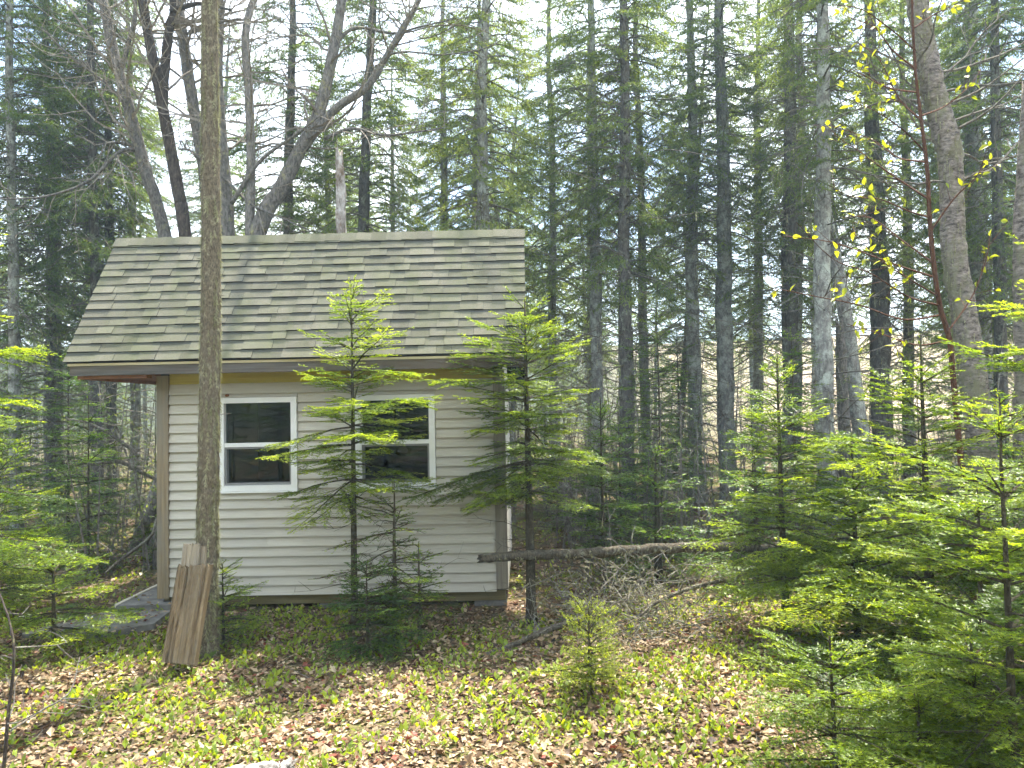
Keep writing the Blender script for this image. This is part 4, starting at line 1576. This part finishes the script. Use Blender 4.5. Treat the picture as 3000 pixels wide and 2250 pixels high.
# slanted snag and right edge trunk
e, p3, rd, iv = pole('leaning_snag', 'grey dead snag slanting behind the thick grey spruce', 'snag', [(1846, 830), (1832, 720), (1812, 600), (1792, 500), (1782, 440)], (30, 29, 28, 26, 22), 12.6, 'bark_spruce', 23, 14, 40, 0.06, jag=True)
e, p3, rd, iv = pole('dead_stump', 'pale bark stripped snag with peck holes beside the slanting snag', 'snag', [(1818, 790), (1816, 740), (1813, 700)], (22, 20, 15), 12.2, 'bark_maple', 26, 12, 24, 0.08, jag=True)
e, p3, rd, iv = pole('birch_tree', 'lichen crusted trunk cut off by the right edge', 'birch', [(2212, 900), (2210, 700), (2208, 500), (2212, 360), (2218, 200)], (38, 34, 32, 26, 18), 7.8, 'bark_birch', 24, 16, 50, 0.07, jag=True)
e, p3, rd, iv = pole('weathered_stump', 'grey weathered stump behind the left corner post of the cabin', 'stump', [(341, 1215), (340, 1180), (339, 1140)], (20, 18, 14), 9.6, 'bark_maple', 25, 12, 20, 0.08, jag=True)

# ------------------------------------------------------------------ yellow leaved birch sapling on the right
def birch_sapling():
    rng = np.random.default_rng(88)
    Y = 6.3
    e, p3, rd, iv = pole('birch_sapling', 'slim red brown sapling with fresh yellow green leaves, right of the bright gap', 'sapling',
                         [(2062, 850), (2052, 740), (2030, 660), (2016, 560), (2008, 470), (2004, 380), (1994, 290), (1980, 180), (1972, 60), (1970, 0)],
                         (12, 11.5, 10.5, 10, 9.5, 9, 7.5, 6.5, 5.5, 5), Y, 'bark_red', 31, 8, 50, 0.03, top_ext=0.8)
    # traced boughs, each drifting in depth
    boughs = [([(2008, 470), (1960, 455), (1900, 430), (1840, 425), (1790, 400)], -0.5), ([(2006, 430), (1930, 380), (1860, 330), (1800, 290)], 0.4), ([(2000, 330), (1950, 280), (1890, 240), (1830, 215)], -0.3),
              ([(2030, 660), (1960, 640), (1880, 590), (1800, 560), (1720, 480)], -0.6), ([(2036, 680), (1950, 690), (1860, 660), (1760, 640), (1660, 620)], 0.3), ([(2018, 570), (1950, 520), (1880, 470), (1820, 470)], 0.5),
              ([(2010, 500), (2060, 430), (2110, 380), (2130, 330)], -0.4), ([(1990, 250), (2040, 230), (2090, 190), (2120, 150)], 0.3), ([(1980, 150), (1930, 110), (1890, 60), (1840, 40)], 0.2),
              ([(2045, 720), (2100, 640), (2130, 560), (2140, 500)], 0.2), ([(1975, 60), (2020, 30), (2060, 10)], 0.3), ([(2022, 600), (1930, 570), (1850, 540), (1780, 520), (1690, 510)], 0.2),
              ([(1985, 200), (1920, 190), (1870, 165), (1840, 150)], 0.4), ([(2050, 735), (1980, 745), (1900, 720), (1830, 700)], 0.4), ([(1978, 110), (1920, 60), (1860, 20), (1800, 10)], -0.3), ([(2000, 350), (1940, 340), (1880, 300), (1790, 270)], 0.6),
              ([(2026, 640), (1960, 600), (1900, 560), (1840, 500)], -0.4), ([(1990, 260), (1940, 210), (1900, 130), (1850, 90)], 0.5)]
    S = []
    leaves = []
    for pts, yo in boughs:
        S = []
        w3 = [P(a, b, Y + yo * i / (len(pts) - 1)) for i, (a, b) in enumerate(pts)]
        q = resample(w3, 18) - iv
        for k in range(17):
            S.append((*q[k], *q[k + 1], 0.007 * (1 - k / 18) + 0.0022, 0.007 * (1 - (k + 1) / 18) + 0.0022))
            if k > 3 and rng.random() < 0.7:
                t = nrm((q[k + 1] - q[k])[None])[0]
                d = nrm((t * 0.5 + rng.normal(size=3) * 0.6 + np.array([0, 0, .15]))[None])[0]
                l = rng.uniform(0.05, 0.26)
                p1 = q[k] + d * l
                S.append((*q[k], *p1, 0.0028, 0.0018))
                for _ in range(rng.integers(1, 3)):
                    leaves.append((q[k] + d * l * rng.uniform(0.45, 1.0), d))
            if k > 8 and rng.random() < 0.3:
                leaves.append((q[k], nrm(rng.normal(size=(1, 3)))[0]))
        mb = MB()
        sticks(mb, S, 4)
        mb.build('branch', M['bark_red'], e)
    # leaf: pointed oval folded along the midrib
    metas = []
    for j in range(6):
        w = 0.42 + 0.08 * (j % 3)
        f = 0.10 + 0.05 * (j % 2)
        mb = MB()
        prof = [(0.0, 0.0), (0.18, 0.75), (0.42, 1.0), (0.72, 0.6), (1.0, 0.0)]
        v = []
        for (t, ww) in prof:
            zc = -0.16 * t * t
            v += [(t, 0, zc), (t, w * ww * 0.5 + 1e-4, zc + f * ww), (t, -w * ww * 0.5 - 1e-4, zc + f * ww)]
        tr = []
        for k in range(4):
            a, b = 3 * k, 3 * (k + 1)
            tr += [(a, b, b + 1), (a, b + 1, a + 1), (a, a + 2, b + 2), (a, b + 2, b)]
        mb.add(v, tris=tr, var=0.15 + 0.15 * j)
        metas.append(mb.mesh('leaf', M['birch_leaf'], True))
    rng.shuffle(leaves)
    for i, (p, d) in enumerate(leaves[:290]):
        o = link('leaf', metas[i % 6], e)
        dd = nrm((d + rng.normal(size=3) * 0.7 + np.array([0, 0, -0.25]))[None])[0]
        qn = Vector(dd).to_track_quat('X', 'Z')
        o.location = p
        o.rotation_mode = 'QUATERNION'
        from mathutils import Quaternion
        o.rotation_quaternion = qn @ Quaternion((1, 0, 0), rng.normal() * 0.8)
        s = rng.uniform(0.05, 0.08)
        o.scale = (s, s, s)
    return e


birch_sapling()

# ------------------------------------------------------------------ planks against the trunk
def plank(name, label, tl, tr_, br, bl, Yt, Yb, th, mat, seed, rough=0.012):
    rng = np.random.default_rng(seed)
    A, B = np.array(P(*tl, Yt)), np.array(P(*tr_, Yt))
    C, D_ = np.array(P(*br, Yb)), np.array(P(*bl, Yb))
    C[2] -= 0.02
    D_[2] -= 0.02
    ctr = (C + D_) / 2
    up = nrm(((A + B) / 2 - ctr)[None])[0]
    rt = nrm(((B - A) + (C - D_))[None])[0]
    nr = nrm(np.cross(rt, up)[None])[0]
    if nr[1] > 0:
        nr = -nr
    nu, nv = 30, 30
    H = np.linalg.norm((A + B) / 2 - ctr)
    depth = rng.normal(size=nu) * rough * 0.75
    depth = np.convolve(depth, (0.25, 0.5, 0.25), 'same')
    depth[rng.integers(2, nu - 2)] -= rough * 2.2
    depth[rng.integers(2, nu - 2)] -= rough * 1.6
    V = []
    for side in (0, 1):
        for j in range(nv):
            t = j / (nv - 1)
            l = D_ + (A - D_) * t
            r = C + (B - C) * t
            for i in range(nu):
                s = i / (nu - 1)
                p = l + (r - l) * s
                if side == 0:
                    p = p + nr * (np.interp(i + 0.9 * math.sin(2.6 * t + seed) + 0.4 * math.sin(7 * t), np.arange(nu), depth) * (0.75 + 0.35 * math.sin(3 * t + i * 0.5)) + rng.normal() * rough * 0.10)
                else:
                    p = p - nr * th
                if j == nv - 1:
                    p = p + up * (0.008 * math.sin(i * 1.3) + rng.normal() * rough * 0.6)
                V.append(p)
    V = np.array(V)
    q = []
    n1 = nu * nv
    for j in range(nv - 1):
        for i in range(nu - 1):
            a = j * nu + i
            q.append((a, a + 1, a + nu + 1, a + nu))
            q.append((n1 + a, n1 + a + nu, n1 + a + nu + 1, n1 + a + 1))
    for j in range(nv - 1):
        for i in (0, nu - 1):
            a = j * nu + i
            q.append((a, a + nu, n1 + a + nu, n1 + a) if i == 0 else (a, n1 + a, n1 + a + nu, a + nu))
    for i in range(nu - 1):
        for j in (0, nv - 1):
            a = j * nu + i
            q.append((a, n1 + a, n1 + a + 1, a + 1) if j == 0 else (a, a + 1, n1 + a + 1, n1 + a))
    # own frame so that the grain runs along the plank
    Mx = Matrix((Vector(rt), Vector(-nr), Vector(np.cross(rt, -nr)))).transposed().to_4x4()
    Mx.translation = Vector(ctr)
    inv = np.array(Mx.inverted())
    Vl = (np.c_[V, np.ones(len(V))] @ inv.T)[:, :3]
    o = MB().add(Vl, quads=q).build(name, M[mat])
    o.matrix_world = Mx
    tag(o, label, 'plank')
    return o


plank('plank', 'wide weathered brown plank leaning in front, split along its grain', (384, 1223), (454, 1219), (420, 1431), (349, 1425), 5.93, 5.68, 0.065, 'plank', 1, 0.017)
plank('plank', 'pale narrow plank rising behind the wide brown one', (395, 1177), (431, 1175), (412, 1400), (374, 1400), 6.02, 5.80, 0.03, 'plank_pale', 2, 0.005)
plank('plank', 'thinnest plank edge squeezed between the pale plank and the trunk', (431, 1180), (446, 1180), (428, 1400), (412, 1400), 6.06, 5.86, 0.03, 'plank_pale', 3, 0.004)

# ------------------------------------------------------------------ fallen wood
def fallen(name, label, cat, pts, rads, mat, seed, sides=12, n=40, bump=0.06, twigs=0, tl=0.3, lich=0):
    rng = np.random.default_rng(seed)
    e = empty(name, tuple(pts[0]))
    inv = np.array(pts[0])
    p3 = resample(pts, n)
    rad = np.interp(np.linspace(0, 1, n), np.linspace(0, 1, len(rads)), rads)
    p3 = p3 + rng.normal(size=p3.shape) * rad[:, None] * 0.12
    mb = MB()
    tube(mb, p3 - inv, rad, sides, rng, bump)
    v = mb.v[0]
    d0 = nrm((p3[0] - p3[1])[None])[0]
    v[:sides] += (d0[None] * rng.uniform(-0.01, 0.05, sides)[:, None]).astype(np.float32) * min(1, rad[0] / 0.04)
    mb.build('stem', M[mat], e, True)
    if twigs:
        S, B = [], []
        for _ in range(twigs):
            k = int(rng.integers(4, n))
            k = min(k, n - 2)
            t = nrm((p3[k + 1] - p3[k])[None])[0]
            s = nrm(np.cross(t, rng.normal(size=3))[None])[0]
            S = []
            grow(S, B, rng, p3[k] - inv, t * 0.3 + s, rng.uniform(0.3, 1.0) * tl, 0.005, 1, 0.0)
            mb = MB()
            sticks(mb, S, 4)
            mb.build('twig', M['twig'], e)
    if lich:
        lichen_tufts(e, p3, rad, inv, rng, lich, 0.03)
    tag(e, label, cat)
    return e


def V3(dx, dy, Y):
    return P(dx, dy, Y)


fallen('fallen_log', 'broken fallen log hanging across the right corner of the cabin', 'log',
       [V3(1040, 1206, 6.72), V3(1146, 1199, 6.80), V3(1300, 1193, 7.1), V3(1500, 1182, 7.7), V3(1720, 1183, 8.8), V3(1900, 1186, 10.2)], (0.038, 0.044, 0.048, 0.052, 0.056, 0.06), 'log', 71, 14, 60, 0.05, twigs=16, tl=0.8, lich=220)
fallen('fallen_pole', 'dark dead pole lying on the plants in front of the bushy fir', 'branch',
       [V3(1040, 1418, 5.9), V3(1110, 1392, 5.98), V3(1190, 1358, 6.1), V3(1275, 1332, 6.25)], (0.012, 0.02, 0.026, 0.028), 'log', 72, 10, 30, 0.07, twigs=10, tl=0.35, lich=40)
fallen('fallen_pole', 'grey dead pole slanting out of the twig heap under the log', 'branch',
       [V3(1380, 1330, 6.3), V3(1430, 1295, 6.45), V3(1520, 1262, 6.7), V3(1600, 1250, 7.0)], (0.012, 0.016, 0.018, 0.02), 'log', 73, 10, 26, 0.06, twigs=8, tl=0.5)
fallen('dead_branch', 'pale curved dead branch lying against the bushes left of the porch', 'branch',
       [V3(228, 1238, 8.6), V3(262, 1208, 8.6), V3(300, 1180, 8.7), V3(328, 1155, 8.7), V3(338, 1120, 8.8)], (0.014, 0.018, 0.018, 0.016, 0.012), 'twig', 74, 8, 24, 0.06, twigs=5, tl=0.4)
fallen('dead_branch', 'crooked horizontal dead bough left of the corner post', 'branch',
       [V3(160, 995, 9.6), V3(200, 1002, 9.6), V3(255, 997, 9.7), V3(300, 1018, 9.8), V3(345, 1040, 9.9)], (0.012, 0.022, 0.026, 0.024, 0.02), 'twig', 75, 8, 26, 0.07, twigs=8, tl=0.6)
fallen('dead_branch', 'mossy dead bough sloping down below the porch eave', 'branch',
       [V3(145, 905, 9.9), V3(185, 912, 9.9), V3(225, 930, 9.9), V3(270, 960, 10.0), V3(300, 985, 10.0)], (0.008, 0.014, 0.02, 0.024, 0.026), 'twig', 76, 8, 26, 0.07, twigs=10, tl=0.6)
fallen('birch_log', 'white barked birch log end poking in at the bottom edge', 'log',
       [V3(628, 1662, 4.0), V3(570, 1668, 3.95), V3(480, 1684, 3.9)], (0.042, 0.048, 0.05), 'bark_white', 77, 14, 26, 0.05)
fallen('bent_stem', 'thin bare bent stem at the bottom left edge', 'branch',
       [V3(8, 1668, 3.9), V3(16, 1560, 3.92), V3(30, 1430, 3.95), V3(22, 1350, 4.0), V3(-8, 1262, 4.1)], (0.010, 0.0085, 0.007, 0.006, 0.004), 'bark_maple_dark', 78, 8, 30, 0.04, twigs=7, tl=0.5)
fallen('dry_stick', 'pale dry stick lying on the leaves at the lower left', 'stick',
       [V3(20, 1580, 4.2), V3(90, 1535, 4.4), V3(150, 1495, 4.55), V3(172, 1420, 4.75)], (0.006, 0.006, 0.005, 0.003), 'twig', 79, 7, 22, 0.05, twigs=4, tl=0.3)
fallen('dry_stick', 'grey dry stick on the leaves at the lower right', 'stick',
       [V3(1680, 1640, 4.0), V3(1700, 1655, 3.95), V3(1725, 1675, 3.9)], (0.006, 0.007, 0.006), 'twig', 80, 7, 12, 0.05)
# fork stub on the airy fir belongs to the fir; heap of dead lichen twigs under the log
def twig_heap():
    rng = np.random.default_rng(91)
    c = P(1370, 1290, 6.45)
    e = empty('dead_twig_heap', (c.x, c.y, 0))
    S, B, L = [], [], []
    for _ in range(280):
        p = np.array([rng.normal() * 0.38, rng.normal() * 0.24, abs(rng.normal()) * 0.24 + 0.04])
        d = nrm((rng.normal(size=3) * np.array([1, 0.6, 0.45]) + np.array([0.0, 0, 0.15]))[None])[0]
        grow(S, B, rng, p, d, rng.uniform(0.2, 0.55), 0.005, 1, 0.0)
    mb = MB()
    sticks(mb, S, 3, flat_below=0.004)
    o = mb.build('twigs', M['twig'], e)
    for s in S[::3]:
        L.append((*s[:3], *s[3:6], 0, 0, 1, rng.random()))
    mb = MB()
    needles(mb, L, rng, 190, 0.018, 0.005, flat=False, droop=0.2)
    mb.build('lichen', M['lichen'], e)
    tag(e, 'tangled heap of dead lichen covered twigs under the fallen log', 'twigs')


twig_heap()

# ------------------------------------------------------------------ ground cover
def scatter(rng, n, y0, y1, dens_pow=1.0):
    """points in the wedge in view, excluding the cabin"""
    y = y0 + (y1 - y0) * rng.random(n) ** dens_pow
    x = (rng.random(n) * 2 - 1) * (0.78 * y + 0.6)
    inside = (x > WX0 + 0.0) & (x < WX1) & (y > WY + 0.02) & (y < WB)
    slab = (x > -4.06) & (x < -3.3) & (y > 7.34) & (y < 9.3) & (rng.random(n) < 0.8)
    slab |= (np.abs(x + 3.9) < 0.5) & (np.abs(y - 6.95) < 0.4) & (rng.random(n) < 0.75)
    k = ~(inside | slab)
    return x[k], y[k]


def vnoise(x, y, s, seed):
    rng = np.random.default_rng(seed)
    tot = np.zeros_like(x)
    for i in range(7):
        a = rng.random() * 6.28
        f = s * (0.6 + 1.4 * rng.random())
        tot += np.sin((x * math.cos(a) + y * math.sin(a)) * f + rng.random() * 6.28)
    return tot / 7


def flat_leaves(mb, rng, x, y, size, wid, tilt, lift, tone, curl=0.25):
    n = len(x)
    z = gz(x, y) + lift + np.where((x > -4.06) & (x < -3.3) & (y > 7.34) & (y < 9.3), 0.09, 0) + np.where((np.abs(x + 3.9) < 0.42) & (np.abs(y - 6.95) < 0.36), 0.05, 0)
    az = rng.random(n) * 6.28
    d = np.stack([np.cos(az) * np.cos(tilt), np.sin(az) * np.cos(tilt), np.sin(tilt)], -1)
    s = np.stack([-np.sin(az), np.cos(az), rng.normal(size=n) * 0.25], -1)
    s = nrm(s)
    nn = np.cross(d, s)
    nn *= np.sign(nn[:, 2:3] + 1e-6)
    b = np.stack([x, y, z], -1)
    c1 = curl * rng.normal(size=n)
    L = size[:, None]
    base = b
    mid = b + d * L * 0.5 + nn * L * (0.08 * rng.random(n))[:, None]
    tip = b + d * L + nn * L * (c1 * 0.6)[:, None]
    lf = b + d * L * 0.45 + s * L * wid + nn * L * (np.abs(c1) * 0.5 + 0.05)[:, None]
    rt = b + d * L * 0.45 - s * L * wid + nn * L * (c1 * 0.4 + 0.05)[:, None]
    v = np.stack([base, lf, tip, rt, mid], 1).reshape(-1, 3)
    t = np.array([(0, 4, 1), (1, 4, 2), (2, 4, 3), (3, 4, 0)])
    t = (t[None] + (np.arange(n) * 5)[:, None, None]).reshape(-1, 3)
    mb.add(v, tris=t, var=np.repeat(tone, 5))


def undergrowth():
    """the far tangle of dead twigs and seedlings that fills the space between the trunks"""
    rng = np.random.default_rng(401)
    S, T = [], []
    for it in range(740):
        y = rng.uniform(11.0, 34)
        x = (rng.random() * 2 - 1) * 0.75 * y
        if it >= 520:                   # the brush right behind the log and left of the porch
            y = rng.uniform(8.4, 14)
            x = rng.uniform(0.4, 7.5) if rng.random() < 0.72 else rng.uniform(-8.5, -4.6)
        if 0.22 < x / y < 0.56 and rng.random() < 0.6:
            continue
        h = rng.uniform(0.8, 3.6) if it < 520 else rng.uniform(0.4, 2.2)
        g = float(gz(x, y))
        p = np.array([x, y, g])
        dead = rng.random() < 0.55
        tip = p + np.array([rng.normal() * 0.15 * h, rng.normal() * 0.15 * h, h])
        S.append((*p, *tip, 0.02, 0.006))
        nb = int(7 * h) + 4
        for k in range(nb):
            t = rng.uniform(0.08, 1.0)
            b = p + (tip - p) * t
            a = rng.random() * 6.28
            l = rng.uniform(0.25, 0.9) * (1.15 - t)
            d = np.array([math.cos(a), math.sin(a), rng.normal() * 0.3 - 0.05])
            m_ = b + d * l * 0.5
            q = m_ + (d + rng.normal(size=3) * 0.3) * l * 0.5
            S.append((*b, *m_, 0.006, 0.004))
            S.append((*m_, *q, 0.004, 0.002))
            for _k in range(2):
                w = m_ + (d * 0.6 + rng.normal(size=3) * 0.6) * l * 0.4
                S.append((*m_, *w, 0.003, 0.002))
                if not dead:
                    T.append((*m_, *w, 0, 0, 1, rng.random()))
            if not dead:
                T.append((*b, *m_, 0, 0, 1, 0.4))
                T.append((*m_, *q, 0, 0, 1, 0.6))
    e = empty('undergrowth', (0, 15, 0))
    mb = MB()
    sticks(mb, S, 3, flat_below=0.005)
    o = mb.build('twigs', M['twig'], e)
    o.location = (0, -15, 0)
    o['kind'] = 'stuff'
    mb = MB()
    needles(mb, T, rng, 40, 0.05, 0.016, flat=False)
    o = mb.build('needles', M['spruce'], e)
    o.location = (0, -15, 0)
    o['kind'] = 'stuff'
    tag(e, 'tangled undergrowth of dead twigs and seedlings filling the space between far trunks', 'undergrowth', kind='stuff')


undergrowth()


def ground_cover():
    rng = np.random.default_rng(17)
    mb = MB()
    for n, y0, y1, sz in ((64000, 3.3, 7.4, 0.036), (10000, 7.4, 11.5, 0.05)):
        x, y = scatter(rng, n, y0, y1)
        m = len(x)
        tone = np.clip(rng.normal(0.56, 0.26, m) + 0.22 * vnoise(x, y, 2.0, 3) + 0.15 * vnoise(x, y, 6.0, 5), 0, 1)
        size = sz * np.clip(rng.lognormal(0.0, 0.36, m), 0.4, 2.0)
        flat_leaves(mb, rng, x, y, size, 0.34, rng.normal(0.03, 0.24, m), -0.004 + 0.022 * rng.random(m), tone, 0.32)
    o = mb.build('leaf_litter', M['litter'])
    tag(o, 'brown and tan dead leaves covering the forest floor', 'leaf litter', kind='stuff')
    mb = MB()
    for n, y0, y1, thr in ((17000, 3.3, 7.4, -0.02), (9500, 6.4, 13, -0.2)):
        x, y = scatter(rng, n, y0, y1)
        k = vnoise(x, y, 2.2, 8) + 0.5 * vnoise(x, y, 6.0, 9) + rng.normal(size=len(x)) * 0.25 > thr
        x, y = x[k], y[k]
        m = len(x)
        tone = np.clip(rng.normal(0.55, 0.2, m), 0, 1)
        for rep in range(2):
            size = 0.040 * np.clip(rng.lognormal(0.0, 0.33, m), 0.4, 1.6)
            flat_leaves(mb, rng, x + rng.normal(size=m) * 0.012, y + rng.normal(size=m) * 0.012, size, 0.27, rng.uniform(0.25, 1.25, m), 0.012 + 0.03 * rng.random(m), tone, 0.12)
    S = []
    x, y = scatter(rng, 900, 3.3, 10)
    for a, b in zip(x, y):
        g = float(gz(a, b))
        an, l = rng.random() * 6.28, rng.lognormal(-2.0, 0.5)
        S.append((a, b, g + 0.012, a + math.cos(an) * l, b + math.sin(an) * l, g + 0.012 + abs(rng.normal()) * 0.04, 0.0028, 0.0014))
    m2 = MB()
    sticks(m2, S, 4)
    o = m2.build('fallen_twigs', M['twig'])
    tag(o, 'thin dry twigs scattered over the dead leaves', 'twigs', kind='stuff')
    o = mb.build('ground_plants', M['herb'])
    tag(o, 'low bright green leaves of small plants growing through the dead leaves', 'ground plants', kind='stuff')


ground_cover()

# ------------------------------------------------------------------ haze between the trees
def build_haze():
    m, nt, out = nmat('thin_forest_haze')
    v = nt.nodes.new('ShaderNodeVolumePrincipled')
    v.inputs['Color'].default_value = (0.60, 0.84, 1.0, 1)
    v.inputs['Density'].default_value = 0.0018
    v.inputs['Anisotropy'].default_value = 0.2
    nt.links.new(v.outputs[0], out.inputs['Volume'])
    mb = MB()
    mb.box(-720, 720, -720, 720, -1.6, 46)
    o = mb.build('haze', m)
    tag(o, 'thin pale haze in the air between the trees', 'haze', kind='stuff')


build_haze()
